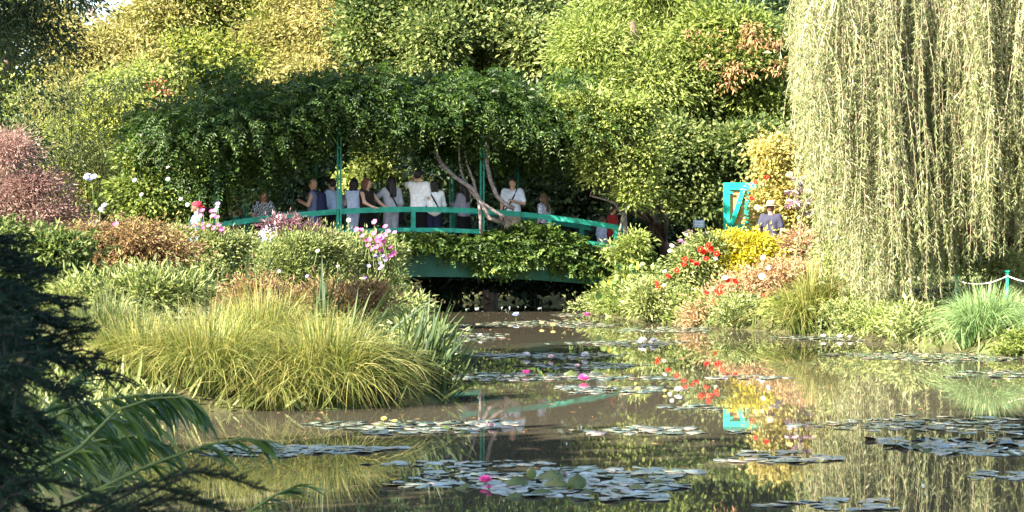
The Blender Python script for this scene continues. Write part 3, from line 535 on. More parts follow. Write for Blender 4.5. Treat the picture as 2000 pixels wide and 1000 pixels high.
EYE = noise_mat('eye_dark', [(0.02, 0.015, 0.012), (0.05, 0.04, 0.03)], 5, .2, 0); LIP = noise_mat('lip', [(0.42, 0.12, 0.11), (0.48, 0.16, 0.14)], 8, .5, 0)
HAIRM = {'black': noise_mat('black_hair', [(0.008, 0.007, 0.007), (0.02, 0.016, 0.015)], 30, .5, .6, 4, .4, (4, 4, .4)), 'brown': noise_mat('brown_hair', [(0.07, 0.035, 0.02), (0.16, 0.085, 0.05)], 30, .5, .6, 4, .4, (4, 4, .4)),
         'auburn': noise_mat('auburn_hair', [(0.09, 0.03, 0.018), (0.18, 0.06, 0.035)], 30, .5, .6, 4, .4, (4, 4, .4)), 'grey': noise_mat('grey_hair', [(0.3, 0.29, 0.29), (0.5, 0.49, 0.48)], 30, .6, .6, 4, .3, (4, 4, .4))}
SHOE = cloth('dark_shoe', (0.03, 0.028, 0.026))
def person(label, loc, yaw, h, top, bottom, hair='black', style='short', armL='rest', armR='rest', sleeve=1, legs='trousers', skin=0, strap=None, pack=None, cap=None, straw=False, bend=0.0, look=0.0, tilt=0.0, phone=False, bag=None, group=None):
    root = thing('person', label, 'person', loc, group); k = h / 1.75; M = Matrix.Translation(Vector(loc)) @ Matrix.Rotation(yaw, 4, 'Z') @ Matrix.Scale(k, 4)
    def bd(p):                                            # bend the upper body forward at the hips
        p = np.array(p, float)
        if bend and p[2] > .95: y, z = p[1], p[2] - .95; p[1] = y * math.cos(bend) + z * math.sin(bend); p[2] = .95 - y * math.sin(bend) + z * math.cos(bend)
        return p
    hc = bd((0, .015, 1.625)); cl, sl_ = math.cos(look), math.sin(look)
    def hd(p):                                            # a point of the head, turned and nodded about its centre
        x, y, z = p; y, z = y * math.cos(tilt) + z * math.sin(tilt), -y * math.sin(tilt) + z * math.cos(tilt)
        return hc + np.array([x * cl + y * sl_, -x * sl_ + y * cl, z])
    arms = []
    for sg, a in ((-1, armL), (1, armR)):
        e, w, t = ARM[a]; arms.append([bd((sg * .175, 0, 1.415))] + [bd((sg * q[0], q[1], q[2])) for q in (e, w, t)])
    torso = [('c', bd((-.085, 0, 1.33)), bd((.085, 0, 1.33)), .105, .105), ('c', bd((-.05, 0, 1.12)), bd((.05, 0, 1.12)), .098, .098), ('c', (-.06, -.01, .96), (.06, -.01, .96), .112, .112),
             ('c', bd((-.08, 0, 1.3)), bd((-.055, 0, 1.0)), .1, .1), ('c', bd((.08, 0, 1.3)), bd((.055, 0, 1.0)), .1, .1), ('c', bd((-.16, 0, 1.41)), bd((.16, 0, 1.41)), .055, .055)]
    legp = []
    for sg in (-1, 1): legp += [('c', (sg * .085, 0, .92), (sg * .095, .02, .5), .088, .056), ('c', (sg * .095, .02, .5), (sg * .1, -.02, .09), .056, .038)]
    feet = [('c', (sg * .1, -.03, .045), (sg * .115, .15, .03), .042, .032) for sg in (-1, 1)]
    prims = torso + legp + [('c', bd((0, 0, 1.42)), bd((0, .01, 1.55)), .052, .048), ('e', hc, (.076, .094, .115)), ('c', hd((0, .03, -.07)), hd((0, .055, -.085)), .05, .035), ('c', hd((0, .09, .015)), hd((0, .112, -.02)), .012, .016)] + feet
    for q in (-1, 1): prims += [('e', hd((q * .078, -.005, -.005)), (.016, .022, .032))]
    for a in arms: prims += [('c', a[0], a[1], .05, .04), ('c', a[1], a[2], .04, .028), ('c', a[2], a[3] * .6 + a[2] * .4, .028, .03)]
    b = MB(); V, F = surface(lambda p: union(p, prims), (-.5, -.3, -.02), (.5, .78 if bend > .3 else .62, 1.8), .025); b.add(V, F.tolist(), 0)
    for sg, a in zip((-1, 1), arms):                      # five separate, slightly curled fingers per hand
        d = norm((a[3] - a[2])[None])[0]; sd = norm(np.cross(d, [0.2, .3, 1.0])[None])[0]; nn = np.cross(sd, d); o = a[2] + (a[3] - a[2]) * .6
        for q, L in enumerate((.062, .072, .075, .068, .055)):
            if q == 0: p0 = o - d * .02 + sd * .026; dd = norm((d * .6 + sd * .8)[None])[0]
            else: p0 = o + sd * (.026 - .0165 * (q - 1) * 1.05) + d * .02; dd = d
            b.tube([p0, p0 + dd * L * .5 - nn * .004, p0 + dd * L * .85 - nn * .02], [.0095, .0088, .007], 5, 0)
    for q in (-1, 1): b.ball(hd((q * .032, .083, .012)), (.012, .012, .008), 6, 4, 1)
    b.ball(hd((0, .096, -.052)), (.024, .01, .008), 6, 4, 2)
    add('body', b.mesh('body', [SKIN[skin], EYE, LIP], True), root, M)
    def garment(name, prims_, mat, lo, hi, off=.014, cut=None, kk=.035):
        f = lambda p: (np.maximum(union(p, prims_, kk) - off, cut(p)) if cut else union(p, prims_, kk) - off)
        V, F = surface(f, lo, hi, .024); return add(name, mesh(name, V, F, mat, None, True), root, M)
    tp = list(torso)
    for a in arms:
        if sleeve >= 1: tp += [('c', a[0], a[0] + (a[1] - a[0]) * (.75 if sleeve == 1 else 1), .062, .056 if sleeve == 1 else .046)]
        if sleeve >= 2: tp += [('c', a[1], a[2], .046, .037)]
    neck = bd((0, .03, 1.50))
    garment('shirt', tp, top, (-.5, -.3, .78), (.5, .75, 1.6), .017, lambda p: np.maximum(.84 - p[:, 2], .062 - np.linalg.norm((p - neck) * [1, 1, .8], axis=1)))
    if legs == 'skirt':
        pr = [('c', (-.04, 0, 1.0), (-.10, 0, .5), .11, .15), ('c', (.04, 0, 1.0), (.10, 0, .5), .11, .15)]; garment('skirt', pr, bottom, (-.4, -.35, .3), (.4, .35, 1.15), .01, lambda p: np.maximum(.46 - p[:, 2], p[:, 2] - 1.06))
    else:
        lo = .56 if legs == 'shorts' else .07
        garment('trousers', [torso[2], ('c', bd((-.05, 0, 1.0)), bd((.05, 0, 1.0)), .1, .1)] + [('c', q[1], q[2], q[3] + .008, q[4] + .016) for q in legp], bottom, (-.32, -.25, .0), (.32, .3, 1.15), .012, lambda p: np.maximum(lo - p[:, 2], p[:, 2] - 1.04))
    for q in feet: garment('shoe', [q], SHOE, (q[1][0] - .1, -.12, -.03), (q[1][0] + .12, .25, .14), .009)
    # hair
    if style != 'bald':
        hp = [('e', hd((0, -.014, .02)), (.088, .1, .112))]
        if style == 'long': hp += [('c', hd((-.03, -.06, -.02)), bd((-.05, -.1, 1.30)), .062, .045), ('c', hd((.03, -.06, -.02)), bd((.05, -.1, 1.30)), .062, .045), ('c', hd((-.075, .0, .0)), bd((-.1, .02, 1.40)), .03, .022), ('c', hd((.075, .0, .0)), bd((.1, .02, 1.40)), .03, .022)]
        if style == 'bob': hp += [('c', hd((-.05, -.05, .0)), hd((-.05, -.05, -.13)), .06, .05), ('c', hd((.05, -.05, .0)), hd((.05, -.05, -.13)), .06, .05)]
        fc = hd((0, .105, -.035)); top_ = hd((0, .04, .2))
        garment('hair', hp, HAIRM[hair], tuple(np.minimum(hc, bd((0, 0, 1.3))) - np.array([.22, .25, .3])), tuple(hc + np.array([.22, .25, .22])), .004, lambda p: .078 - np.linalg.norm((p - fc) * [1, .8, .82], axis=1), .02)
    def bar(name, pts, w, mat, par=None): return add(name, MB().tube([bd(p) for p in pts], w, 6).mesh(name, mat, True), par or root, M)
    if strap: bar('bag_strap', [(-.11, .04, 1.49), (-.13, -.08, 1.47), (-.04, -.145, 1.3), (.08, -.145, 1.08), (.17, -.09, .98), (.19, .04, .95)], .017, strap); bar('bag_strap', [(-.11, .04, 1.49), (-.06, .125, 1.33), (.06, .13, 1.12), (.16, .1, 1.0), (.19, .04, .95)], .017, strap)
    if pack:
        bp_ = garment('backpack', [('c', bd((-.07, -.2, 1.05)), bd((-.07, -.18, 1.36)), .09, .075), ('c', bd((.07, -.2, 1.05)), bd((.07, -.18, 1.36)), .09, .075)], pack, (-.3, -.42, .85), (.3, .5, 1.6), .01)
        for q in (-1, 1): bar('backpack_strap', [(q * .09, -.13, 1.44), (q * .1, -.02, 1.495), (q * .1, .1, 1.42), (q * .12, .125, 1.25), (q * .15, .03, 1.08), (q * .14, -.12, 1.03)], .016, pack, bp_)
    if bag: hb_ = garment('handbag', [('c', (.24, -.02, .72), (.24, .1, .72), .06, .06), ('c', (.24, -.02, .86), (.24, .1, .86), .05, .05)], bag, (.1, -.2, .6), (.4, .3, 1.0), .02); bar('bag_strap', [(.1, .0, 1.49), (.2, -.02, 1.3), (.25, .02, 1.1), (.25, .04, .9)], .014, bag, hb_)
    if cap:
        cp_ = garment('cap', [('e', hd((0, -.005, .045)), (.094, .106, .095))], cap, tuple(hc - .2), tuple(hc + .25), .004, lambda p: (p - hd((0, 0, .025))) @ -(hd((0, 0, 1)) - hc)); mm = MB()
        th = np.linspace(-1.15, 1.15, 9); Q = [hd((.095 * math.sin(a), .1 * math.cos(a), .04)) for a in th] + [hd((.085 * math.sin(a), .1 * math.cos(a) + .075 * max(0, math.cos(a)), .025)) for a in th]
        Q2 = [q - np.array([0, 0, .008]) for q in Q]; F = [(i, i + 1, i + 10, i + 9) for i in range(8)] + [(18 + i + 9, 18 + i + 10, 18 + i + 1, 18 + i) for i in range(8)] + [(9 + i, 10 + i, 28 + i, 27 + i) for i in range(8)]
        mm.add(Q + Q2, F); add('cap_brim', mm.mesh('cap_brim', cap, True), cp_, M)
    if straw:
        prof = [(.0, .125), (.06, .13), (.085, .11), (.092, .03), (.1, .022), (.185, .004), (.185, -.004), (.095, .012)]; n = 20; Q = [hd((r_ * math.sin(a) * .95, r_ * math.cos(a) * 1.05, z + .045 + (.012 * math.cos(2 * a) if r_ > .15 else 0))) for r_, z in prof for a in np.arange(n) * 2 * math.pi / n]
        F = [(i * n + j, (i + 1) * n + j, (i + 1) * n + (j + 1) % n, i * n + (j + 1) % n) for i in range(len(prof) - 1) for j in range(n)]
        sh_ = add('straw_hat', mesh('straw_hat', Q, F, STRAW, None, True), root, M)
        band = [hd((.0965 * math.sin(a), .106 * math.cos(a), .085)) for a in np.linspace(0, 2 * math.pi, 21)]; add('hat_band', MB().tube(band, .012, 6).mesh('hat_band', HATB, True), sh_, M)
    if phone:
        a = arms[1][3] if armR in ('phone', 'photo', 'chest', 'out') else arms[0][3]; mm = MB().box(a + np.array([0, .01, .04]), (.075, .012, .15)); add('phone', mm.mesh('phone', EYE), root, M)
    return root
STRAW = noise_mat('straw', [(0.5, 0.36, 0.2), (0.66, 0.5, 0.3)], 40, .8, .5); HATB = cloth('hat_band_cloth', (0.09, 0.06, 0.04))
C = lambda n, *c: cloth(n, c)
white = C('white_cotton', .74, .74, .76); navy = C('navy_cloth', .02, .024, .06); blk = C('black_cloth', .012, .012, .014); slate = C('slate_blue_cloth', .10, .12, .2); denim = C('denim', .14, .19, .32)
paleb = C('pale_blue_cotton', .42, .50, .68); grey = C('light_grey_knit', .42, .42, .46); lilac = C('lilac_grey_knit', .36, .32, .40); brown = C('dark_brown_top', .035, .022, .018); beige = C('beige_cloth', .42, .35, .27)
redc = C('red_cap_cloth', .55, .02, .035); maroon = C('dark_red_cloth', .20, .018, .02); sky_s = C('sky_blue_shirt', .10, .25, .58); dusk = C('dusk_blue_shirt', .032, .033, .055); royal = C('royal_blue_jacket', .07, .13, .42)
stripe = pattern_cloth('blue_striped_cotton', (.48, .55, .74), (.76, .79, .85), 22, 'stripe'); check = pattern_cloth('blue_white_check', (.09, .13, .3), (.75, .77, .8), 34, 'check'); zebra = pattern_cloth('black_white_print', (.03, .03, .035), (.42, .40, .42), 9, 'zebra')
def on_bridge(px, w): s = bridge_s(px, w); p = bpt(s, w, deck(s) + .002); return tuple(p)
person('person in a black and white printed top leaning over the left rail', on_bridge(512, .45), R(200), 1.56, zebra, blk, 'auburn', 'long', 'rail', 'rail', 1, bend=.2, skin=1)
person('bald person in a slate sleeveless top with a navy backpack, holding a phone', on_bridge(613, .55), R(80), 1.70, slate, denim, 'grey', 'bald', 'phone', 'phone', 0, skin=1, pack=navy, tilt=.25, phone=True)
person('person in a loose pale blue shirt half hidden by the green arbour pole', on_bridge(655, .85), R(50), 1.68, paleb, blk, 'black', 'short', 'phone', 'rest', 2, 'shorts', bend=.15)
person('person with dark hair in a pale blue off-shoulder top and trousers', on_bridge(692, .6), R(-20), 1.66, paleb, paleb, 'black', 'bob', 'phone', 'rest', 0, bag=beige)
person('person with long auburn hair in a dark sleeveless top, hands on the rail', on_bridge(716, .42), R(235), 1.66, brown, blk, 'auburn', 'long', 'rail', 'rail', 0, 'skirt', look=-.35)
person('person with very long black hair in a light grey knit and black bag', on_bridge(764, .7), R(25), 1.68, grey, grey, 'black', 'long', 'out', 'rest', 2, bag=blk, strap=blk)
person('tall person in a white t-shirt seen from behind, arm raised for a photograph', on_bridge(818, .5), R(-15), 1.84, white, blk, 'black', 'short', 'photo', 'rest', 1, look=.35)
person('person in a white blouse with a black strap across the back', on_bridge(848, .4), R(10), 1.60, white, navy, 'black', 'bob', 'phone', 'phone', 2, strap=blk)
person('person in a lilac grey jumper and dark skirt holding up a phone', on_bridge(906, .9), R(55), 1.58, lilac, blk, 'black', 'long', 'phone', 'out', 2, 'skirt', phone=True)
person('person in a blue striped short-sleeved shirt looking down, facing the pond', on_bridge(1001, .65), R(172), 1.80, stripe, beige, 'black', 'short', 'chest', 'rest', 1, strap=brown, tilt=.35)
person('short person with long light brown hair in a blue checked shirt', on_bridge(1062, .8), R(60), 1.50, check, navy, 'brown', 'long', 'rest', 'rest', 1)
person('person in a dark red top stepping off the shaded end of the bridge', on_bridge(1196, .9), R(-70), 1.50, maroon, blk, 'black', 'short', 'rest', 'rest', 1, skin=1)
person('small person in pale blue behind the rail at the end of the bridge', on_bridge(1176, 1.5), R(-60), 1.22, paleb, paleb, 'brown', 'bob', 'rest', 'rest', 2)
def on_ground(px, d): x = (px - 1000) * d / FPX; return (x, d, gz(x, d))
person('person in a red cap and blue shirt walking among the pink flowers', on_ground(384, 45.6), R(-75), 1.76, sky_s, navy, 'brown', 'short', 'rest', 'rest', 1, cap=redc)
person('grey-haired person in pale blue bending over the flower bed below the bridge', on_ground(512, 46.4), R(-50), 1.66, paleb, royal, 'grey', 'bob', 'rest', 'rest', 2, bend=.75)
person('person in a royal blue jacket stooping behind the pink bush', on_ground(152, 48.5), R(-60), 1.7, royal, navy, 'black', 'short', 'rest', 'rest', 2, bend=.95)
person('person in a straw hat and dusk blue shirt seen from behind, by the yellow shrubs', on_ground(1505, 51.0), R(-8), 1.74, dusk, beige, 'brown', 'short', 'pocket', 'pocket', 1, straw=True, skin=1)
person('person in a white top half hidden behind the hanging willow', on_ground(1640, 50), R(30), 1.62, white, blk, 'black', 'bob', 'rest', 'phone', 1, strap=blk)
# ---------------------------------------------------------------- grasses, irises, broad leaves
def blades(base, r, n, Lm, mat, name, label, cat, group=None, wid=.011, arch=1.0, rz=1.0):
    bx, by = base; z = gz(bx, by); root = thing(name, label, cat, (bx, by, z), group); K = 7
    a = rng.random(n) * 2 * math.pi; q = np.sqrt(rng.random(n)); ox = np.cos(a) * q * r * .55; oy = np.sin(a) * q * r * .5
    L = Lm * (.55 + .55 * rng.random(n)); tw = rng.normal(size=60) * .55; a2 = a + tw[(rng.random(n) * 60).astype(int)] + rng.normal(size=n) * .2; out = np.stack([np.cos(a2), np.sin(a2), np.zeros(n)], 1)
    lean = (.12 + .88 * q) * arch * (.3 + 1.1 * rng.random(n)); t = np.linspace(0, 1, K)
    s = t[None] * L[:, None]; hor = lean[:, None] * (t[None] ** 1.7) * L[:, None] * .75; ver = s * (1 - .75 * lean[:, None].clip(0, 1.25) * t[None] ** 1.6)
    pos = np.stack([bx + ox, by + oy, np.full(n, 0.0)], 1); pos[:, 2] = np.maximum(ground_z(pos[:, 0], pos[:, 1]), -.05)
    pts = pos[:, None] + out[:, None] * hor[..., None]; pts[..., 2] += ver * rz; pts[..., 2] = np.maximum(pts[..., 2], .004)
    sd = norm(np.cross(out, [0, 0, 1.0]) + rng.normal(size=(n, 3)) * .4)[:, None]; w = wid * (1 - t ** 2 * .92)[None, :, None] * (.7 + .6 * rng.random(n))[:, None, None]
    V = np.stack([pts - sd * w / 2, pts + sd * w / 2], 2).reshape(-1, 3); b = (np.arange(n)[:, None] * K + np.arange(K - 1)[None]).ravel() * 2
    F = np.stack([b, b + 1, b + 3, b + 2], 1); tt = np.clip((.12 + rng.normal(size=n) * .3)[:, None] + .62 * t[None] + .12 * rng.random((n, K)), 0, 1)
    part('blades', V, F, mat, root, np.repeat(tt.ravel(), 2)); return root
def strap_mesh(name, mat, curve=.25, w=.035, K=7):
    t = np.linspace(0, 1, K); y = t * (1 - .25 * curve * t); z = -curve * t ** 2.2; ww = w * np.minimum(1, 4 * t + .35) * (1 - t ** 3 * .96)
    V = np.stack([np.stack([-ww, y, z + np.abs(ww) * .35], 1), np.stack([0 * t, y, z], 1), np.stack([ww, y, z + ww * .35], 1)], 1).reshape(-1, 3)
    F = [(i * 3 + j, i * 3 + j + 1, i * 3 + j + 4, i * 3 + j + 3) for i in range(K - 1) for j in range(2)]
    return mesh(name, V, F, mat, None, True)
IR = [strap_mesh('iris_leaf', IRIS, c, .022) for c in (.03, .12, .28)]
def iris(base, n, h, spread, label, bias=0.0):
    bx, by = base; root = thing('iris_clump', label, 'iris', (bx, by, gz(bx, by)))
    for i in range(n):
        x, y = bx + random.gauss(0, spread * .3), by + random.gauss(0, spread * .3); z = max(gz(x, y), -.03); d = Vector((random.gauss(bias, .33), random.gauss(0, .25), 1))
        L = h * random.uniform(.65, 1.1); add('leaf', random.choice(IR), root, frame((x, y, z), d, (random.gauss(0, 1), random.gauss(0, 1), .1), (L, L, L)))
SEDGE = 'yellow green sedge tussocks on the left bank'
SG = [(-4.2, 25.85, .78, 'left end of the row beside the conifer'), (-3.45, 25.65, 1.1, 'tallest mound of the left half'), (-2.75, 25.6, .72, 'low one between the two big mounds'), (-2.15, 25.75, 1.08, 'tall mound before the tall iris blades'), (-1.68, 26.1, .74, 'right end of the row beside the dark iris')]
for x, y, L, q in SG: blades((x, y), .95, 2300, L * 1.06, GRASSD if x > -2 else GRASSY, 'sedge_tussock', 'arching sedge tussock on the water, ' + q, 'grass', SEDGE, wid=.009, arch=1.15)
blades((-3.0, 27.0), .9, 1500, 1.0, GRASSY, 'sedge_tussock', 'pale sedge tussock standing behind the row of big tussocks', 'grass', SEDGE, wid=.009, arch=.9)
blades((-4.9, 27.2), .8, 1000, .75, GRASSD, 'sedge_tussock', 'low tussock left of the big yellow sedges', 'grass', SEDGE, wid=.01)
iris((-1.05, 26.5), 80, 1.0, .6, 'dark green iris clump leaning over the water at the tip of the bank', .35)
iris((-2.45, 28.0), 12, 1.35, .3, 'tall pale iris blades rising above the yellow sedges', .1)
iris((-2.05, 28.3), 10, 1.2, .3, 'thin upright iris blades behind the drooping sedge', .3)
iris((-3.7, 18.2), 8, .6, .3, 'short broad iris leaves beside the dark conifer', .2)
blades((5.5, 41.3), .75, 1500, 1.35, GRASSY, 'sedge_tussock', 'tall yellow green tussock at the foot of the willow on the far bank', 'grass', None, wid=.016)
blades((7.6, 36.15), .85, 2000, 1.0, GRASSG, 'sedge_tussock', 'wide bright green tussock drooping into the water below the rope fence', 'grass', None, wid=.014)
blades((8.45, 35.3), .8, 1500, .85, GRASSG, 'sedge_tussock', 'green tussock at the right edge, in front of the rope fence', 'grass', None, wid=.014)

# ---------------------------------------------------------------- left bank planting
bush('pink_shrub', 'wide pinkish brown feathery shrub at the left edge', 'shrub', lob([(30, 320, 45, 40), (80, 390, 55, 40), (20, 400, 50, 50), (110, 420, 45, 35), (10, 290, 30, 25), (50, 440, 60, 30)], 46), PINKB, 900, 22, .075, .02, cr=.22, droop=.1, upb=.3)
bush('bronze_shrub', 'low bronze orange shrub in front of the pink one', 'shrub', lob([(180, 485, 55, 35), (250, 490, 60, 40), (310, 505, 45, 35), (220, 530, 70, 30), (150, 510, 40, 30)], 40), BRONZE, 800, 20, .07, .028, cr=.2, upb=.4)
bush('green_shrub', 'dark green leafy shrub below the pink shrub at the left edge', 'shrub', lob([(30, 480, 60, 40), (90, 520, 60, 45), (20, 560, 60, 50), (120, 580, 60, 45)], 34), MAPLE, 420, 16, .10, .05, cr=.2, shape='lance')
bush('meadow_plant', 'loose light green plants between the bronze shrub and the sedges', 'plant', lob([(190, 600, 60, 40), (260, 570, 60, 35), (330, 585, 55, 35), (230, 650, 60, 40), (150, 660, 60, 45)], 31), MEADOW, 520, 15, .11, .03, cr=.18, droop=-.2, shape='lance')
bush('meadow_plant', 'brownish green growth on the bank behind the tall iris blades', 'plant', lob([(480, 590, 55, 30), (560, 600, 55, 30), (650, 600, 55, 35), (720, 600, 45, 30)], 34), BRONZE, 330, 14, .10, .03, cr=.18, droop=-.2, shape='lance')
def bed(label, cx, top, hw, d, mat=MEADOW, n=380, **kw):
    return bush('perennial', label, 'plant', lob([(cx - hw * .5, top + 40, hw * .6, 34), (cx + hw * .5, top + 45, hw * .6, 36), (cx, top + 24, hw * .5, 24), (cx, top + 90, hw * .9, 40), (cx - hw * .3, top + 120, hw * .7, 36), (cx + hw * .4, top + 115, hw * .7, 36)], d), mat, n, 26, .08, .024, cr=.17, droop=-.25, shape='lance', upb=.5, **kw)
r = bed('yellow green perennial with tall pink flowers beside the red cap', 395, 445, 55, 42, tb=.1)
flowers_px(r, 'open', PINK, [(392, 422), (396, 412), (414, 413), (416, 423), (394, 440), (398, 445), (408, 442), (418, 446), (427, 440), (433, 449), (436, 455), (380, 440), (366, 448), (424, 425), (370, 455), (421, 494), (423, 500)], 42, 5.5, .5)
flowers_px(r, 'open', LILAC, [(424, 405), (421, 411), (425, 399)], 42, 4.5, .5)
r = bed('light green leafy perennial in the middle of the flower bed', 480, 465, 60, 42.5)
r = bed('soft green perennial in front of the bridge with lilac specks', 575, 462, 60, 41.5, tb=-.05)
flowers_px(r, 'open', LILAC, [(493, 500), (545, 530), (600, 540)], 40.6, 4)
r = bed('pale green bushy perennial right below the arbour pole', 650, 455, 60, 42, tb=.08)
flowers_px(r, 'daisy', WHITE, [(681, 430), (660, 520), (620, 490)], 41, 4, .3)
r = bed('green perennial crowned with pink and mauve flowers beside the bridge beam', 725, 470, 45, 42.5, tb=-.05)
flowers_px(r, 'open', PINK, [(697, 449), (706, 450), (732, 434), (753, 443), (758, 452), (771, 455), (731, 457), (716, 470), (722, 469), (738, 470), (745, 467), (750, 472), (720, 480), (746, 478), (740, 464), (763, 484), (770, 494), (757, 503), (765, 500), (708, 462), (728, 488), (752, 460), (744, 490), (735, 482)], 41.8, 5.6, .35)
flowers_px(r, 'open', LILAC, [(733, 500), (740, 503), (748, 500), (752, 507), (742, 514), (746, 520), (720, 520), (713, 543), (743, 525)], 41.8, 4.5, .3)
V = bush('dusky_plant', 'dusky purple leaved stalks rising among the green perennials', 'plant', lob([(560, 452, 26, 16), (600, 465, 26, 18), (630, 478, 22, 16), (540, 442, 18, 12)], 42), DUSKY, 130, 13, .085, .026, cr=.13, droop=-.3)
bush('meadow_plant', 'dark green growth on the bank under the pink and mauve flowers', 'plant', lob([(700, 560, 55, 40), (640, 560, 60, 40), (750, 570, 25, 30), (570, 570, 55, 35)], 44), MEADOW, 420, 14, .10, .035, cr=.2, shape='lance', tb=-.2)
iris((-4.6, 39.5), 22, 1.0, .8, 'upright green iris leaves at the front of the flower bed', 0)
iris((-5.4, 38.2), 14, .9, .6, 'upright iris leaves beside the bronze shrub', 0)
# agapanthus and single tall flower
ag = thing('agapanthus', 'tall pale blue round flower head on a straight stem left of the rose bush', 'flower', on_ground(183, 47.5)); hp = P(176, 346, 47.5)
MB().tube([on_ground(183, 47.5), P(183, 400, 47.5), P(180, 355, 47.5)], [.012, .011, .009], 5).part('stem', STEM, ag)
for i in range(16): u = uni(1)[0]; put_flower(ag, 'open', PALEB, hp + u * np.array([.11, .11, .06]), .05, .6)
sn = thing('spiky_flower', 'pale curled flower on a leafy stem beside the blue jacket', 'flower', on_ground(198, 45)); MB().tube([on_ground(198, 45), P(193, 440, 45), P(196, 412, 45), P(204, 402, 45)], .009, 5).part('stem', STEM, sn)
for i in range(9): z = P(196, 418 + i * 5, 45); add('leaf', IR[1], sn, frame(z, (random.gauss(0, 1), random.gauss(0, 1), .6), (0, 0, 1), .22))
for x, y in ((204, 402), (198, 410)): put_flower(sn, 'open', PALEB, P(x, y, 45), .06)
ps = thing('pink_flower', 'single pink bloom above the bronze shrub', 'flower', on_ground(226, 43)); put_flower(ps, 'open', PINK, P(226, 441, 43), .08); MB().tube([on_ground(226, 43), P(226, 443, 43)], .008, 5).part('stem', STEM, ps); put_flower(ps, 'open', PINK, P(172, 447, 43), .06); MB().tube([P(215, 480, 43), P(172, 449, 43)], .006, 5).part('stem', STEM, ps)

# ---------------------------------------------------------------- right bank planting
bush('golden_shrub', 'bright golden yellow shrub in front of the turquoise gate', 'shrub', lob([(1430, 495, 40, 28), (1465, 490, 32, 28), (1400, 522, 42, 30), (1450, 535, 50, 35), (1480, 520, 35, 35)], 46.8), GOLD, 620, 17, .085, .045, cr=.18, upb=.5)
r = bush('yellow_shrub', 'pale yellow shrub rising between the gate and the straw hat', 'shrub', lob([(1515, 325, 40, 40), (1560, 310, 44, 34), (1504, 400, 26, 36), (1540, 390, 40, 45), (1570, 360, 36, 45), (1490, 445, 20, 22), (1530, 440, 40, 35)], 53), CREAMY, 900, 16, .10, .06, cr=.22, upb=.5)
flowers_px(r, 'dahlia', RED, [(1476, 356), (1468, 388), (1497, 347)], 51.6, 5.5); flowers_px(r, 'dahlia', YEL, [(1542, 342), (1478, 405), (1486, 410)], 51.6, 6)
r = bush('dahlia_plant', 'leafy plant with big red dahlias left of the golden shrub', 'plant', lob([(1370, 500, 36, 28), (1335, 530, 40, 32), (1390, 540, 40, 32), (1300, 565, 40, 35), (1350, 580, 50, 40)], 46.5), MEADOW, 520, 15, .10, .04, cr=.18, shape='lance')
flowers_px(r, 'dahlia', RED, [(1384, 479), (1389, 487), (1368, 487), (1374, 492), (1338, 506), (1335, 517), (1322, 528), (1400, 496), (1351, 511), (1361, 516), (1379, 506)], 45.4, 6)
flowers_px(r, 'dahlia', RED, [(1283, 553), (1286, 560), (1305, 540), (1289, 565)], 45.4, 5); flowers_px(r, 'daisy', WHITE, [(1297, 557), (1293, 571), (1298, 530), (1398, 505), (1312, 480), (1308, 490)], 45.4, 4)
r = bush('pink_bedding', 'peach pink bedding plants down to the water right of the dahlias', 'plant', lob([(1420, 590, 45, 35), (1480, 575, 50, 40), (1530, 550, 45, 40), (1450, 625, 50, 30), (1520, 610, 45, 35), (1560, 580, 35, 35)], 44.6), PEACH, 680, 17, .08, .03, cr=.17, upb=.5)
flowers_px(r, 'dahlia', RED, [(1380, 572), (1400, 568), (1406, 572), (1395, 590), (1398, 593), (1410, 560), (1422, 548), (1436, 549), (1490, 578), (1484, 588)], 43.4, 5.5); flowers_px(r, 'dahlia', WHITE, [(1416, 543), (1491, 503), (1502, 523), (1488, 540)], 43.4, 6)
bush('meadow_plant', 'fresh green plants at the water edge below the dahlias', 'plant', lob([(1290, 600, 40, 30), (1340, 615, 45, 28), (1390, 620, 40, 28), (1260, 590, 30, 30)], 45.6), MEADOW, 480, 16, .10, .03, cr=.17, droop=-.2, shape='lance', tb=.1)
bush('meadow_plant', 'pale pinkish bedding behind the straw hat path at the foot of the purple leaves', 'plant', lob([(1520, 505, 35, 25), (1560, 500, 40, 30), (1590, 540, 35, 35)], 48), PEACH, 260, 15, .09, .04, cr=.18)
bush('undergrowth', 'sunlit green undergrowth behind the willow curtain', 'shrub', lob([(1640, 560, 50, 60), (1720, 540, 60, 70), (1790, 520, 60, 60), (1860, 480, 60, 60), (1700, 620, 55, 35), (1650, 500, 50, 50), (1800, 440, 60, 60)], 46), MEADOW, 750, 15, .12, .05, cr=.24, shape='lance', tb=.1)
bush('autumn_shrub', 'orange russet shrub behind the rope fence at the right edge', 'shrub', lob([(1960, 470, 45, 35), (1995, 490, 40, 35), (1930, 500, 40, 35)], 43), REDB, 260, 15, .09, .04, cr=.18)
bush('autumn_shrub', 'yellow green shrub below the russet one, behind the green fence post', 'shrub', lob([(1930, 520, 45, 28), (1990, 540, 40, 28), (1880, 520, 40, 30)], 42), MEADOW, 240, 15, .09, .04, cr=.18, tb=.25)
bush('low_shrub', 'small vivid green shrub at the water edge in the right corner', 'shrub', lob([(1985, 675, 26, 18), (2020, 665, 30, 24), (1960, 685, 16, 10)], 34.8), LIME, 160, 15, .05, .03, cr=.08)
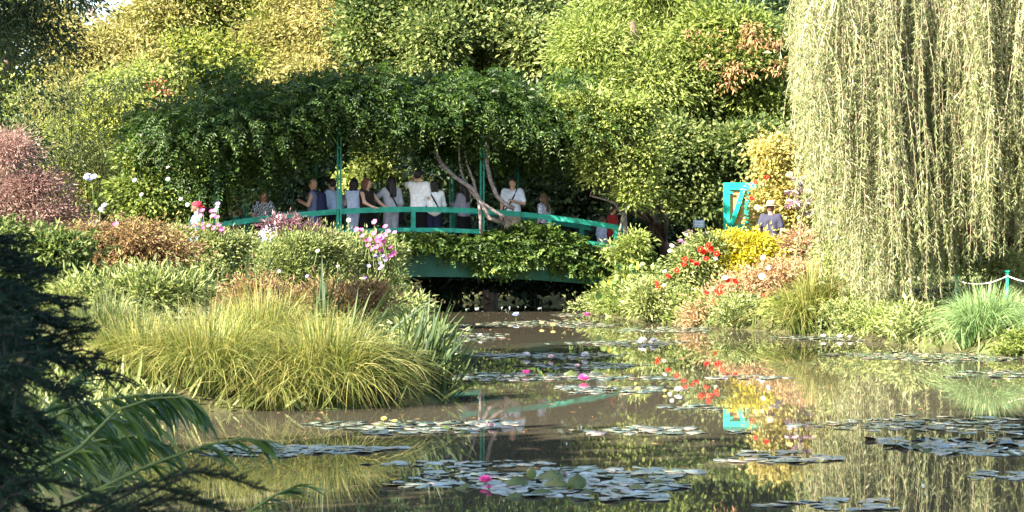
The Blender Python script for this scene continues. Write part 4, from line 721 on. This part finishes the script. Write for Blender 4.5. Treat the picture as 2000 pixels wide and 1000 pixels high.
# palmate castor leaves, each leaf a part
def palmate(name, mat, n=7):
    b = MB()
    for j in range(n):
        a = (j - (n - 1) / 2) * (4.6 / n); L = 1 - .3 * abs(j - (n - 1) / 2) / n * 2; c, s = math.sin(a), math.cos(a); q = lambda u, v, z: (c * u + s * v, s * u - c * v, z)
        b.add([q(0, 0, 0), q(.35 * L, .11, .02), q(.65 * L, .12, 0), q(L, 0, -.16), q(.65 * L, -.12, 0), q(.35 * L, -.11, .02)], [(0, 1, 2, 3), (0, 3, 4, 5)])
    return b.mesh(name, mat)
PALM = palmate('castor_leaf', PLUM); PALM_R = palmate('castor_leaf', leaf_mat('castor_russet', [(0.34, 0.12, 0.09), (0.5, 0.24, 0.18)], .35, .4, attr=False))
def castor(label, px, d, pts, rpx, me=PALM):
    root = thing('castor_plant', label, 'plant', on_ground(px, d)); b = np.array(on_ground(px, d)); top = P(*pts[0], d)
    MB().tube(wander(b, top, 6, .06), np.linspace(.03, .012, 6), 6).part('stem', noise_mat('castor_stem', [(0.12, 0.04, 0.05), (0.2, 0.07, 0.08)], 9), root, True)
    for x, y in pts:
        p = P(x, y, d - .1 + random.uniform(-.2, .1)); s = rpx * d / FPX * random.uniform(.8, 1.2); add('leaf', me, root, frame(p, (random.gauss(0, .8), -.8, random.gauss(-.25, .3)), (random.gauss(0, .3), -.6, 1), s))
        MB().tube([b * .3 + top * .7 + (0, 0, -.1), p], .008, 4).part('leaf_stalk', STEM, root)
castor('tall plum purple castor plant beside the willow, above the straw hat', 1560, 49.5, [(1558, 350), (1575, 345), (1545, 372), (1562, 365), (1582, 372), (1550, 392), (1570, 395), (1588, 390), (1556, 335), (1540, 400), (1578, 415), (1590, 355)], 18)
castor('plum purple castor plant in front of the dark ivy tree and red dahlias', 1350, 49, [(1352, 455), (1335, 470), (1370, 460), (1385, 455), (1345, 480), (1325, 490), (1365, 478), (1378, 472), (1318, 480)], 19)
castor('russet castor plant beside the straw hat', 1562, 48.2, [(1560, 455), (1572, 470), (1548, 475), (1585, 462), (1560, 490)], 18, PALM_R)
castor('plum castor plant behind the willow strands beside the white top', 1630, 48.5, [(1632, 440), (1645, 455), (1622, 465), (1638, 475), (1650, 430), (1626, 425)], 18)
# broad leaves by the water
def broad_mesh(name, mat):
    b = MB(); n = 12; V = [(0, 0, 0)]
    for j in range(n + 1):
        a = math.pi * (.12 + 1.76 * j / n) - math.pi / 2 - math.pi * .0; r = .5 * (1 + .06 * math.sin(5 * a)); V.append((r * math.cos(a + math.pi) * 1, .45 + r * math.sin(a + math.pi) * -1, .10 * (r * 2) ** 2 * (.6 + .4 * math.cos(3 * a))))
    return mesh(name, V, [(0, j + 1, j + 2) for j in range(n)], mat, None, True)
BRD = broad_mesh('broad_leaf', BIGL); BRDY = broad_mesh('broad_leaf', YELLL)
def broad(label, px, d, pts, rpx, mats=(BRD,)):
    b = np.array(on_ground(px, d)); b[2] = max(b[2], .02); root = thing('broad_leaved_plant', label, 'plant', b)
    for i, (x, y) in enumerate(pts):
        p = P(x, y, d - .2 + random.uniform(-.2, .15)); s = rpx * 2 * d / FPX * random.uniform(.75, 1.25); add('leaf', mats[i % len(mats)], root, frame(p, (random.gauss(0, .6), -.5, random.uniform(.1, .9)), (random.gauss(0, .3), -1, .7), s))
        MB().tube([b, b * .4 + p * .6 + (0, .05, .05), p], .009, 4).part('leaf_stalk', STEM, root)
sc = lambda cx, cy, rx, ry, n: [(random.gauss(cx, rx), random.gauss(cy, ry)) for _ in range(n)]
broad('lush plant with broad green leaves at the water edge right of the bridge', 1275, 46.6, sc(1278, 598, 14, 12, 30), 8)
broad('broad leaved plant with a yellowed leaf under the bridge end', 1200, 48.4, [(1216, 594), *sc(1192, 596, 14, 12, 26)], 8, (BRD, BRD, BRD, BRD, BRD, BRDY, BRD, BRD))
o = add('leaf', BRDY, bpy.data.objects['broad_leaved_plant.001'], frame(P(1208, 598, 47.9), (1, -.3, .25), (0, -1, .7), (.22, .42, .3))); o['label'] = 'large yellowed leaf'
broad('small shrub with lobed lime leaves above the yellowed leaf', 1240, 48.6, [*sc(1240, 530, 16, 10, 22), *sc(1194, 555, 6, 6, 6)], 6, (BRD, BRD, BRD, BRDY))
# low marginal plants spilling over the far shore
SHORE = [(1.95, 48.9), (2.4, 47.3), (3.1, 45.6), (3.8, 44.0), (4.5, 42.7), (5.2, 41.5), (5.9, 40.4), (6.4, 38.9), (6.7, 37.6), (3.45, 44.8), (4.15, 43.3), (2.75, 46.4), (6.15, 39.7)]
for i, (x, y) in enumerate(SHORE):
    bush('marginal_plant', 'low leafy plant spilling over the edge of the far shore', 'plant', [(x + .15 + random.gauss(0, .12), y + random.gauss(0, .12) + .1, .12 + .14 * k, .48, .4, .2) for k in range(3)], (MEADOW, LIME, MEADOW, PEACH)[i % 4] if i < 5 else (MEADOW, LIME)[i % 2], 90, 16, .09, .03, 'low plants along the far shore', stems=3, cr=.14, droop=-.1, shape='lance')
for i, (x, y) in enumerate([(-2.15, 43.5), (-2.05, 41.5), (-1.95, 39.5), (-1.9, 36.5), (-1.75, 33.5), (-1.5, 31.2), (-2.4, 46), (-2.6, 48.2), (-1.1, 28.8)]):
    bush('marginal_plant', 'low dark leafy plant at the foot of the flower bank', 'plant', [(x - .2 + random.gauss(0, .12), y + random.gauss(0, .12), .15 + .16 * k, .45, .45, .22) for k in range(3)], [MEADOW, MAPLE][i % 2], 80, 15, .10, .03, 'low plants along the flower bank', stems=3, cr=.15, droop=-.1, shape='lance')
bush('meadow_plant', 'dense grassy green growth between the bridge end and the broad leaves', 'plant', lob([(1225, 560, 36, 30), (1260, 545, 36, 30), (1200, 585, 30, 25), (1240, 590, 36, 25), (1215, 500, 25, 28), (1235, 480, 20, 25)], 49.2), LIME, 420, 14, .11, .035, cr=.17, shape='lance')

# gate, sign, rope fence
g0 = P(1413, 460, 54); gr = thing('garden_gate', 'turquoise wooden gate with brown boards and a slanting brace', 'gate', (g0[0] + .55, 54, gz(g0[0] + .55, 54))); zb = gz(g0[0] + .55, 54); zt = 2.94; X0 = g0[0]; W_ = 1.12
for x in (X0 + .075, X0 + W_ - .075): MB().box((x, 54, (zb + .05 + zt) / 2), (.15, .09, zt - zb - .05)).part('stile', GATE_G, gr)
for z, hh in ((zt - .085, .17), (1.86, .15), (zb + .2, .16)): MB().box((X0 + W_ / 2, 53.998, z), (W_ - .304, .08, hh)).part('rail', GATE_G, gr)
MB().box((X0 + W_ / 2, 53.996, 2.38), (.10, .07, .86)).part('mullion', GATE_G, gr)
a, b2 = np.array([X0 + .19, 53.95, 1.93]), np.array([X0 + .47, 53.95, 2.78]); MB().sweep(np.array([a, b2]), (1, 0, 0), .11, 0, .001).V; m = MB(); dx = np.array([.055, 0, 0]); dy = np.array([0, .035, 0])
m.add([a - dx - dy, a + dx - dy, b2 + dx - dy, b2 - dx - dy, a - dx + dy, a + dx + dy, b2 + dx + dy, b2 - dx + dy], [(0, 1, 2, 3), (7, 6, 5, 4), (0, 4, 5, 1), (1, 5, 6, 2), (2, 6, 7, 3), (3, 7, 4, 0)]); m.part('brace', GATE_G, gr)
for i in range(6): MB().box((X0 + .22 + i * .137, 54.03, (zb + .28 + zt - .15) / 2), (.132, .02, zt - zb - .46)).part('board', GATE_P, gr)
for z in (2.7, 1.95): MB().box((X0 + .12, 53.945, z), (.2, .012, .05)).part('hinge', GATE_G, gr)
sg = thing('small_sign', 'small blue and white notice board in front of the dark ivy', 'sign', on_ground(1365, 52)); c = P(1365, 437, 52); SIGNM = noise_mat('sign_blue', [(0.16, 0.26, 0.42), (0.24, 0.34, 0.5)], 6, .6, 0); SIGNW = noise_mat('sign_white', [(0.6, 0.62, 0.66), (0.7, 0.72, 0.75)], 6, .6, 0)
MB().box(c, (.26, .02, .17)).part('board', SIGNM, sg); p0 = on_ground(1365, 52); MB().box((c[0], 52.03, (p0[2] + c[2]) / 2), (.03, .03, c[2] - p0[2])).part('post', BARK, sg)
for i in range(4): MB().box((c[0], 51.987, c[2] + .055 - i * .036), (.2 - .03 * (i % 2), .004, .014)).part('line', SIGNW, sg)
fposts = [P(1967, 531, 39.5), P(2075, 535, 38.8), P(1868, 540, 40.5)]; FP = []
for i, p in enumerate(fposts):
    z = gz(p[0], p[1]); q = thing('fence_post', ['short green fence post in front of the russet shrub', 'green fence post beyond the right edge of the rope', 'green fence post at the willow end of the rope'][i], 'post', (p[0], p[1], z), 'rope fence posts')
    MB().box((p[0], p[1], (z + p[2]) / 2 - .05), (.042, .042, p[2] - z + .1)).part('shaft', GREEN, q); MB().box((p[0], p[1], p[2] + .012), (.075, .075, .02)).part('cap', GREEN, q)
rp = thing('fence_rope', 'white rope hanging slack between the green fence posts', 'rope', tuple(fposts[0]))
for a, b2 in ((fposts[2], fposts[0]), (fposts[0], fposts[1])):
    t = np.linspace(0, 1, 13)[:, None]; a = a - [0, .04, .07]; b2 = b2 - [0, .04, .07]; q = a + (b2 - a) * t; q[:, 2] -= (.10 * 4 * t * (1 - t))[:, 0]; MB().tube(q, .011, 7).part('rope_span', ROPE, rp, True)

# ---------------------------------------------------------------- weeping willow
def tassel(length, nsub, spread):
    b = MB(); Ps, Ds = [], []
    for j in range(nsub):
        L = length * (1 if j == 0 else random.uniform(.35, .9)); s0 = 0 if j == 0 else random.uniform(0, length - L) if random.random() < .75 else 0
        a = random.random() * 6.28; o = spread * math.sqrt(random.random()) * (j > 0); n = max(6, int(L / .35)); t = np.linspace(0, 1, n)
        q = np.stack([math.cos(a) * o * np.minimum(1, t * 2.5) + .11 * np.sin(t * 4 + j * 1.7), math.sin(a) * o * np.minimum(1, t * 2.5) + .11 * np.cos(t * 3.3 + 2 * j), -s0 - t * L], 1)
        b.tube(q, np.linspace(.006, .003, n), 3); m = int(L / .027); u = np.sort(rng.random(m)); i = np.minimum((u * (n - 1)).astype(int), n - 2); f = (u * (n - 1) - i)[:, None]
        Ps.append(q[i] * (1 - f) + q[i + 1] * f); Ds.append(np.stack([rng.normal(size=m), rng.normal(size=m), -1.0 - .6 * rng.random(m)], 1))
    pos = np.concatenate(Ps); d = norm(np.concatenate(Ds)); N = len(pos); sz = .75 + .6 * rng.random(N)
    V, F, kk = leaves(pos, d, uni(N), .105 * sz, .0185 * sz, 'rhomb', .1); t = np.repeat(np.clip(.45 + rng.normal(size=N) * .2, 0, 1), kk)
    nb = b.n; Vb = np.concatenate(b.V); ff = b.F + (F + nb).tolist(); mi = [1] * len(b.F) + [0] * len(F)
    return mesh('strand', np.concatenate([Vb, V]), ff, [WILL, TWIG], np.concatenate([np.full(nb, .5), t]), False, mi)
TS = [(L, tassel(L, ns, .36)) for L, ns in ((6.2, 10), (6.2, 9), (5.2, 10), (5.2, 9), (4.2, 9), (4.2, 8), (3.2, 7), (3.2, 8), (2.2, 6), (2.2, 7), (5.7, 8), (4.7, 8), (3.7, 7))]
wx, wy = 9.6, 43.6; ww = thing('weeping_willow', 'big weeping willow with long pale strands hanging to the water', 'tree', (wx, wy, gz(wx, wy)))
MB().tube(wander((wx, wy, .3), (wx + .2, wy - .3, 6.6), 8, .06), np.linspace(.42, .28, 8), 10).part('trunk', BARK, ww, True)
LE = []
for i in range(15):
    a = R(150 + i * 15.5); rr = random.uniform(2.2, 4.3); e = np.array([wx + math.cos(a) * rr, wy + math.sin(a) * rr * .95, random.uniform(7.0, 8.6)]); s = np.array([wx + .1, wy - .2, random.uniform(4.2, 6.4)])
    m_ = (s + e) / 2 + [0, 0, 1.0]; t = np.linspace(0, 1, 9)[:, None]; q = (1 - t) ** 2 * s + 2 * t * (1 - t) * m_ + t * t * e; MB().tube(q, np.linspace(.13, .025, 9), 7).part('limb', BARK, ww, True); LE += list(q[3:])
def strand_bottom(px):                                    # how low the curtain hangs along its width (rows of the photograph)
    xs = [1550, 1575, 1600, 1625, 1650, 1680, 1740, 1800, 1840, 1880, 1930, 2000, 2120]; ys = [230, 300, 400, 520, 590, 655, 655, 650, 590, 540, 520, 500, 520]; return np.interp(px, xs, ys)
cnt = 0
cols = [random.uniform(1566, 2110) for _ in range(22)]
for ci in range(296):
    px = 1558 + 560 * (ci + random.random()) / 296 if ci % 5 < 2 else random.choice(cols) + random.gauss(0, 13)
    px = max(px, 1568 + random.random() * 20); d = random.uniform(38.7, 42.8) + (1.0 if px < 1600 else 0); zt_ = random.uniform(5.9, 7.8) if ci % 4 else random.uniform(3.2, 6.0); yb = strand_bottom(px) - abs(random.gauss(0, 95)); zbm = max(P(px, yb, d)[2], .06)
    Lw = zt_ - zbm
    if Lw < 1.2: continue
    L, me = min(TS, key=lambda q: abs(q[0] - Lw) + random.random() * 1.2); X = (px - 1000) * d / FPX; w_ = random.uniform(.7, 1.25)
    add('strand', me, ww, TRS((X, d, zt_), (random.gauss(0, .03), random.gauss(0, .035), random.random() * 6.28), (w_, w_, Lw / L)))
for pts in ([(2010, 125), (1975, 140), (1935, 137), (1905, 130), (1885, 128)], [(1985, 60), (1960, 90), (1930, 110)], [(1775, 110), (1730, 130), (1690, 180), (1672, 250)]):
    MB().tube([P(x, y, 39.3) for x, y in pts], np.linspace(.022, .008, len(pts)), 5).part('twig', TWIG, ww, True)
V, F, t = crown([(wx + random.uniform(-3.6, 2.5), wy + random.uniform(-3.4, 1), random.uniform(6.6, 8.6), 1.1, 1.1, .6) for _ in range(16)], 700, 16, .11, .024, cr=.35, droop=.9); part('crown', V, F, WILL, ww, t)
# ---------------------------------------------------------------- water lilies
def pad_mesh(i):
    n = 22; rr = random.Random(i); ph = rr.random() * 6; nt = .16 + .1 * rr.random(); V = [(0, -.05, .0)]
    for j in range(n + 1):
        a = nt + (2 * math.pi - 2 * nt) * j / n - math.pi / 2; r = .5 * (1 + .025 * math.sin(4 * a + ph)); V.append((r * math.cos(a), r * math.sin(a), .012 * math.sin(3 * a + ph) + (.01 if i % 2 else .0)))
    k = len(V); V += [(x * .99, y * .99, z - .012) for x, y, z in V[1:]]
    F = [(0, j + 1, j + 2) for j in range(n)] + [(j + 1, k + j, k + j + 1, j + 2) for j in range(n)]
    return mesh('lily_pad', V, F, PAD, None, True)
PADS = [pad_mesh(i) for i in range(6)]
def raised_mesh(i):
    rr = random.Random(40 + i); V = []; nu, nv = 9, 6
    for a in range(nu):
        for b in range(nv):
            u = (a / (nu - 1) - .5) * 2; v = b / (nv - 1); w = math.sqrt(max(0, 1 - (v * 2 - 1) ** 2)) * .5 + .03; V.append((u * w, .12 * u * u + .06 * math.sin(3 * v + i), v * (1 - .15 * u * u) + .02 * math.sin(4 * u + i)))
    return mesh('raised_leaf', V, [(a * nv + b, (a + 1) * nv + b, (a + 1) * nv + b + 1, a * nv + b + 1) for a in range(nu - 1) for b in range(nv - 1)], PADG, None, True)
RAISED = [raised_mesh(i) for i in range(3)]
def raft(label, x0, x1, y0, y1, flowers=(), size=.21, cover=.62, raised=(), tilt=.045):
    dn, df = wd(y1), wd(y0); yc = (dn + df) / 2; cx = (x0 + x1) / 2; X = (cx - 1000) * yc / FPX; hw = (x1 - x0) / 2 * yc / FPX; hd_ = (df - dn) / 2 * .8
    size *= .85; root = thing('water_lily', label, 'water lily', (X, yc, 0), 'water lily rafts on the pond'); n = min(290, max(6, int(hw * hd_ * 3.14 * cover * 1.7 / (3.14 * (size / 2) ** 2)))); pts = []; tries = 0
    while len(pts) < n and tries < n * 14:
        tries += 1; a = random.random() * 6.283; q = math.sqrt(random.random()) * (1 + .22 * math.sin(3 * a + x0) + .12 * math.sin(7 * a + y0)); s = size * random.uniform(.5, 1.25); x, y = X + hw * q * math.cos(a), yc + hd_ * q * math.sin(a)
        if pond_dist(np.array([x]), np.array([y]))[0] > -.12: continue
        if any((x - p[0]) ** 2 + (y - p[1]) ** 2 < (.24 * (s + p[2])) ** 2 for p in pts): continue
        pts.append((x, y, s))
    for i, (x, y, s) in enumerate(pts):
        add('lily_pad', random.choice(PADS), root, TRS((x, y, .005 + .0025 * (i % 4)), (random.gauss(0, tilt), random.gauss(0, tilt), random.random() * 6.28), s))
    for fx, fy, r_, m_ in flowers:
        d = min(max(wd(fy + 8), dn), df); p = P(fx, fy, d); z = max(p[2], .05); put_flower(root, 'lily', m_, (p[0], d, z - .03), r_ * d / FPX, .25)
        MB().tube([(p[0], d + .05, -.05), (p[0], d, z)], .008, 5).part('flower_stem', STEM, root)
    for rx, ry, h_, w_, yaw, lean in raised:
        d = wd(ry); add('raised_leaf', random.choice(RAISED), root, TRS(((rx - 1000) * d / FPX, d, .0), (lean, 0, yaw), (w_ * d / FPX, w_ * d / FPX, h_ * d / FPX)))
    return root
G = 2.2
raft('big shaded raft of bluish pads with a magenta bloom and raised leaves', 822, 1372, 908, 982, [(948, 938, 14, MAG), (1105, 925, 6, BLUSH), (955, 950, 7, MAG)], .2, .8,
     [(1040, 936, 28, 22, .5, -.2), (1072, 938, 26, 50, -.3, -.7), (1012, 950, 24, 44, .2, -.6), (1128, 957, 34, 36, .1, -.1), (1085, 954, 22, 46, -.2, -.4), (915, 955, 18, 46, .4, -.9), (1190, 950, 16, 44, -.3, -1.0), (1290, 946, 16, 46, .2, -1.1), (1060, 965, 14, 50, .1, -.9), (1010, 972, 14, 40, .5, -.8), (1150, 962, 12, 40, .2, -.9), (1240, 955, 14, 36, -.5, -.9), (1100, 935, 20, 30, 1.0, -.5)], .06)
raft('thin line of small pads just behind the big shaded raft', 735, 1062, 899, 920, (), .17, .45)
raft('bluish pad raft below the long sedge row, near the arching leaves', 378, 738, 866, 893, (), .2, .72)
raft('sunlit raft with two yellow lily blooms in front of the sedges', 622, 1010, 819, 850, [(750, 815, 6, YEL), (771, 820, 6, YEL), (960, 828, 7, BLUSH)], .21, .72, [(870, 838, 10, 50, .1, -1.2), (745, 834, 12, 24, .2, -.7), (905, 846, 10, 30, 0, -.9)])
raft('sunlit raft of pale pads in the open brown water', 1115, 1425, 833, 851, (), .2, .55)
raft('bluish raft over the reflection of the purple leaves', 1398, 1650, 880, 910, (), .2, .6)
raft('dark blue raft of curled overlapping pads at the right edge', 1722, 2060, 852, 893, (), .24, .85, [(1760 + 27 * i, 868 + (i * 7) % 19, 9, 40, .3 * (i % 3 - 1), -1.15) for i in range(11)], .16)
raft('small blue raft below the curled pads at the right edge', 1882, 2050, 918, 942, (), .2, .65)
raft('blue raft in the bottom right corner of the pond', 1500, 1752, 975, 1000, (), .2, .6)
raft('pale sunlit strip of pads behind the curled blue raft', 1600, 2040, 808, 852, (), .2, .38)
raft('short strip of pads in front of the gate reflection', 1282, 1440, 789, 803, (), .19, .5)
raft('sunlit raft with cream blooms standing at its end', 1075, 1338, 752, 771, [(1245, 757, 7, YEL), (1325, 759, 9, WHITE), (1298, 760, 5, YEL)], .2, .55)
raft('long raft with one pink and one magenta bloom', 832, 1292, 728, 747, [(1027, 726, 10, PINK), (1139, 737, 11, MAG)], .2, .6, [(1115, 735, 14, 26, 0, -.6), (1165, 730, 12, 24, 0, -.7)])
raft('shaded blue raft with three white blooms', 905, 1218, 688, 703, [(1028, 691, 8, WHITE), (1076, 694, 6, BLUSH), (1143, 691, 8, WHITE)], .2, .62)
raft('narrow raft with a single blush bloom', 1030, 1252, 708, 724, [(1127, 712, 6, BLUSH)], .19, .45)
raft('far raft with two lilac white blooms by the flower reflections', 1105, 1340, 664, 678, [(1255, 664, 9, WHITE), (1277, 664, 8, WHITE)], .2, .5)
raft('far left raft with three small white blooms', 778, 1000, 650, 668, [(878, 651, 5, WHITE), (891, 653, 6, WHITE), (938, 653, 5, WHITE)], .2, .45)
raft('short raft with one white bloom below the flower bank', 765, 922, 634, 647, [(838, 637, 7, WHITE)], .2, .5)
raft('far raft with a tall pale blue bloom in front of the bridge', 940, 1212, 625, 641, [(1008, 614, 8, PALEB), (1058, 630, 6, YEL), (1080, 634, 6, YEL)], .2, .5)
raft('far strip of pads along the foot of the dahlia bank', 1205, 1400, 638, 652, (), .2, .42)
raft('farthest raft with a mauve bloom at the right foot of the bridge', 1082, 1182, 612, 621, [(1146, 613, 6, MAG)], .2, .4)
raft('narrow strip of pads over the red flower reflections', 1360, 1542, 733, 743, (), .19, .4)
raft('raft with white blooms at the foot of the willow tussock', 1545, 1790, 655, 667, [(1608, 655, 7, WHITE), (1640, 655, 6, WHITE), (1660, 656, 5, WHITE)], .2, .5)
raft('long raft with a yellow leaf below the wide green tussock', 1640, 2040, 686, 708, [(1806, 694, 6, YEL), (1750, 692, 5, YEL)], .22, .6, [(1735, 692, 6, 34, .2, -.9), (1860, 696, 6, 30, -.1, -.9), (1935, 698, 7, 30, .1, -.8)])
raft('sparse raft at the right edge below the long far raft', 1845, 2040, 722, 742, (), .2, .4)

# ---------------------------------------------------------------- foreground, near left bank
STR = [strap_mesh('long_leaf', STRAP, c, .075) for c in (.15, .3, .45)]
sp = (-3.05, 12.3); lf = thing('arching_leafy_plant', 'arching leafy stems with long narrow leaves hanging over the near water', 'plant', (*sp, gz(*sp)))
def arch(pts, d, n, L0, side):
    q = np.array([P(x, y, d + e) for x, y, e in pts]); k = np.linspace(0, len(q) - 1, 24); i = np.minimum(k.astype(int), len(q) - 2); f = (k - i)[:, None]; q = q[i] * (1 - f) + q[i + 1] * f
    MB().tube(q, np.linspace(.012, .004, 24), 6).part('stem', STEM, lf, True)
    for j in range(n):
        t = .12 + .88 * j / n; i = min(int(t * 23), 22); p = q[i]; tg = q[i + 1] - q[i]; tg /= np.linalg.norm(tg); sd = 1 if j % 2 else -1
        d_ = tg * random.uniform(.6, 1.1) + np.array([.15, -.25 * sd - .1, -side + .25 * random.gauss(0, 1)]); L = L0 * random.uniform(.7, 1.15) * (1 - .35 * max(0, t - .75))
        add('leaf', random.choice(STR), lf, frame(p, d_, (random.gauss(0, .3), random.gauss(0, .3) - .3, 1), (L * .8, L, L)))
arch([(-60, 960, 0), (40, 850, 0), (150, 790, 0), (260, 772, -.1), (340, 768, -.2), (385, 785, -.3)], 12.2, 76, .27, .6)
arch([(-40, 980, .2), (60, 890, .2), (150, 835, .1), (240, 820, 0), (310, 835, 0)], 12.6, 62, .26, .65)
arch([(20, 1040, 0), (160, 970, 0), (300, 905, 0), (400, 870, 0), (480, 855, 0), (520, 862, 0)], 12, 48, .22, .5)
arch([(380, 1060, 0), (470, 1010, 0), (540, 965, 0), (590, 945, 0)], 11.6, 26, .19, .4)
arch([(-30, 1000, .1), (80, 900, .1), (190, 860, .1), (270, 850, 0), (330, 870, 0)], 12.4, 56, .25, .65)
arch([(60, 930, -.1), (150, 880, -.1), (230, 800, -.1), (300, 778, -.1), (360, 775, -.2)], 11.9, 50, .24, .7)
arch([(-20, 900, .4), (70, 820, .4), (120, 770, .4), (140, 740, .4)], 12.8, 24, .28, .4)
CONB = noise_mat('dark_conifer_twig', [(0.012, 0.012, 0.010), (0.03, 0.026, 0.02)], 9, .9, .3)
def bough(n, L, seed):
    rr = np.random.default_rng(seed); t = np.linspace(0, 1, 9); ax = np.stack([0 * t, t * L, -.18 * L * t ** 2 + .05 * np.sin(4 * t)], 1); b = MB(); b.tube(ax, np.linspace(.012, .003, 9), 5); Ps, Ds = [], []
    for j in range(n):
        u = (j + .5) / n; i = min(int(u * 8), 7); p = ax[i] + (ax[i + 1] - ax[i]) * (u * 8 - i); l = .30 * L * (1 - .75 * u) * rr.uniform(.6, 1.1) + .05; sd = 1 if j % 2 else -1; d = norm(np.array([[sd * .9, .75, rr.normal() * .35]]))[0]; e = p + d * l + [0, 0, -.12 * l]
        b.tube([p, (p + e) / 2 + [0, 0, .01], e], [.004, .003, .002], 4); m = int(l / .0022); s = rr.random(m)[:, None]; Ps.append(p + (e - p) * s); a = norm(rr.normal(size=(m, 3))); Ds.append(a + d * .8)
    m = int(L / .003); s = rr.random(m); i = np.minimum((s * 8).astype(int), 7); Ps.append(ax[i] + (ax[i + 1] - ax[i]) * (s * 8 - i)[:, None]); Ds.append(norm(rr.normal(size=(m, 3))) + [0, .8, 0])
    pos = np.concatenate(Ps); d = np.concatenate(Ds); N = len(pos); V, F, kk = leaves(pos, d, uni(N), .024, .0042, 'rhomb', .05); tt = np.repeat(np.clip(.4 + rng.normal(size=N) * .25, 0, 1), kk); Vb = np.concatenate(b.V)
    return mesh('bough', np.concatenate([Vb, V]), b.F + (F + b.n).tolist(), [CONI, CONB], np.concatenate([np.full(b.n, .5), tt]), False, [1] * len(b.F) + [0] * len(F))
BO = [bough(46, .8, s) for s in (1, 2, 3)]
cx_, cy_ = -2.42, 8.1; cf = thing('conifer', 'dark blue green conifer filling the left foreground', 'tree', (cx_, cy_, gz(cx_, cy_)))
MB().tube([(cx_, cy_, gz(cx_, cy_) - .1), (cx_, cy_, 1.6), (cx_ + .03, cy_, 2.7)], [.07, .05, .015], 8).part('trunk', BARK, cf, True)
for i in range(140):
    z = .7 + 1.62 * (i + .5) / 140; py = YH - (z - HC) * FPX / cy_; reach = np.interp(py, [380, 470, 520, 580, 640, 700, 760, 840, 920, 1000, 1100], [-60, 30, 100, 165, 210, 190, 140, 110, 100, 130, 170]); a = random.uniform(-1.5, 1.5) if i % 5 else random.uniform(1.5, 4.6)
    xt = (reach - 1000) * cy_ / FPX; L = max(.35, (xt - cx_)) * random.uniform(.7, .98); d = (math.cos(a * .55 if i % 5 else a), math.sin(a * .55 if i % 5 else a), random.uniform(-.12, .22)); L = L / max(.6, abs(d[0])) * .98
    add('bough', BO[i % 3], cf, frame((cx_, cy_ + random.uniform(-.05, .05), z), d, (random.gauss(0, .25), random.gauss(0, .25), 1), L / .8))
for x, y, L in ((230, 985, .55), (330, 960, .5), (420, 935, .45), (120, 950, .6), (280, 1010, .5), (380, 985, .45)):
    p = P(x, y, 7.8); s = np.array([cx_ + .2, cy_ - .1, .75]); MB().tube(wander(s, p - [.12, 0, .0], 6, .05), np.linspace(.010, .004, 6), 5).part('twig', CONB, cf, True); add('bough', BO[0], cf, frame(p - [.2, 0, .01], (1, random.gauss(0, .2), .12), (0, 0, 1), (.45, .45, .45)))
# low growth covering the soil of the banks
N = 26000; x = rng.uniform(-14, 13, N); y = rng.uniform(16, 64, N); sdist = pond_dist(x, y); k = (sdist > .03) & (np.abs(x) < y * .27 + 1); x, y = x[k], y[k]; z = ground_z(x, y); n = len(x); d = uni(n); d[:, 2] = np.abs(d[:, 2]) + .5
V, F, kk = leaves(np.stack([x, y, z], 1), d, uni(n), .10 + .16 * rng.random(n), .02 + .03 * rng.random(n), 'rhomb'); gc = add('ground_cover', mesh('ground_cover', V, F, MEADOW, np.repeat(np.clip(.25 + rng.normal(size=n) * .2, 0, 1), kk))); tag(gc, 'low leafy ground cover over the banks', 'ground cover', kind='stuff')

# marginal plants along the shore
M_ = 95000; x = rng.uniform(-14, 13, M_); y = rng.uniform(17, 60, M_); sdist = pond_dist(x, y); k = (sdist > -.12) & (sdist < 1.3) & (np.abs(x) < y * .26 + .6); x, y = x[k], y[k]; z = np.maximum(ground_z(x, y), -.02); n = len(x); d = norm(uni(n) * [1, 1, .3] + [0, -.25, 1.0])
V, F, kk = leaves(np.stack([x, y, z], 1), d, uni(n), .16 + .3 * rng.random(n) ** 1.5, .014 + .03 * rng.random(n), 'lance', .25); gc = add('shore_growth', mesh('shore_growth', V, F, MEADOW, np.repeat(np.clip(.35 + .2 * np.sin(x * 1.3) + rng.normal(size=n) * .18, 0, 1), kk))); tag(gc, 'low grassy growth along the water edge', 'ground cover', kind='stuff')


# fallen leaves and petals floating on the pond
M_ = 900; x = rng.uniform(-5, 9, M_); y = 17 + 33 * rng.random(M_) ** 1.3; k = pond_dist(x, y) < -.1; x, y = x[k], y[k]; n = len(x); a = rng.random(n) * 6.28
V, F, kk = leaves(np.stack([x, y, np.full(n, .004)], 1), np.stack([np.cos(a), np.sin(a), np.zeros(n)], 1), np.tile([0, 0, 1.0], (n, 1)) + rng.normal(size=(n, 3)) * .08, .03 + .06 * rng.random(n), .012 + .02 * rng.random(n), 'rhomb', 0.02); fl_o = add('floating_leaves', mesh('floating_leaves', V, F, DRY, np.repeat(rng.random(n), kk))); tag(fl_o, 'small fallen leaves floating on the pond', 'leaves', kind='stuff')
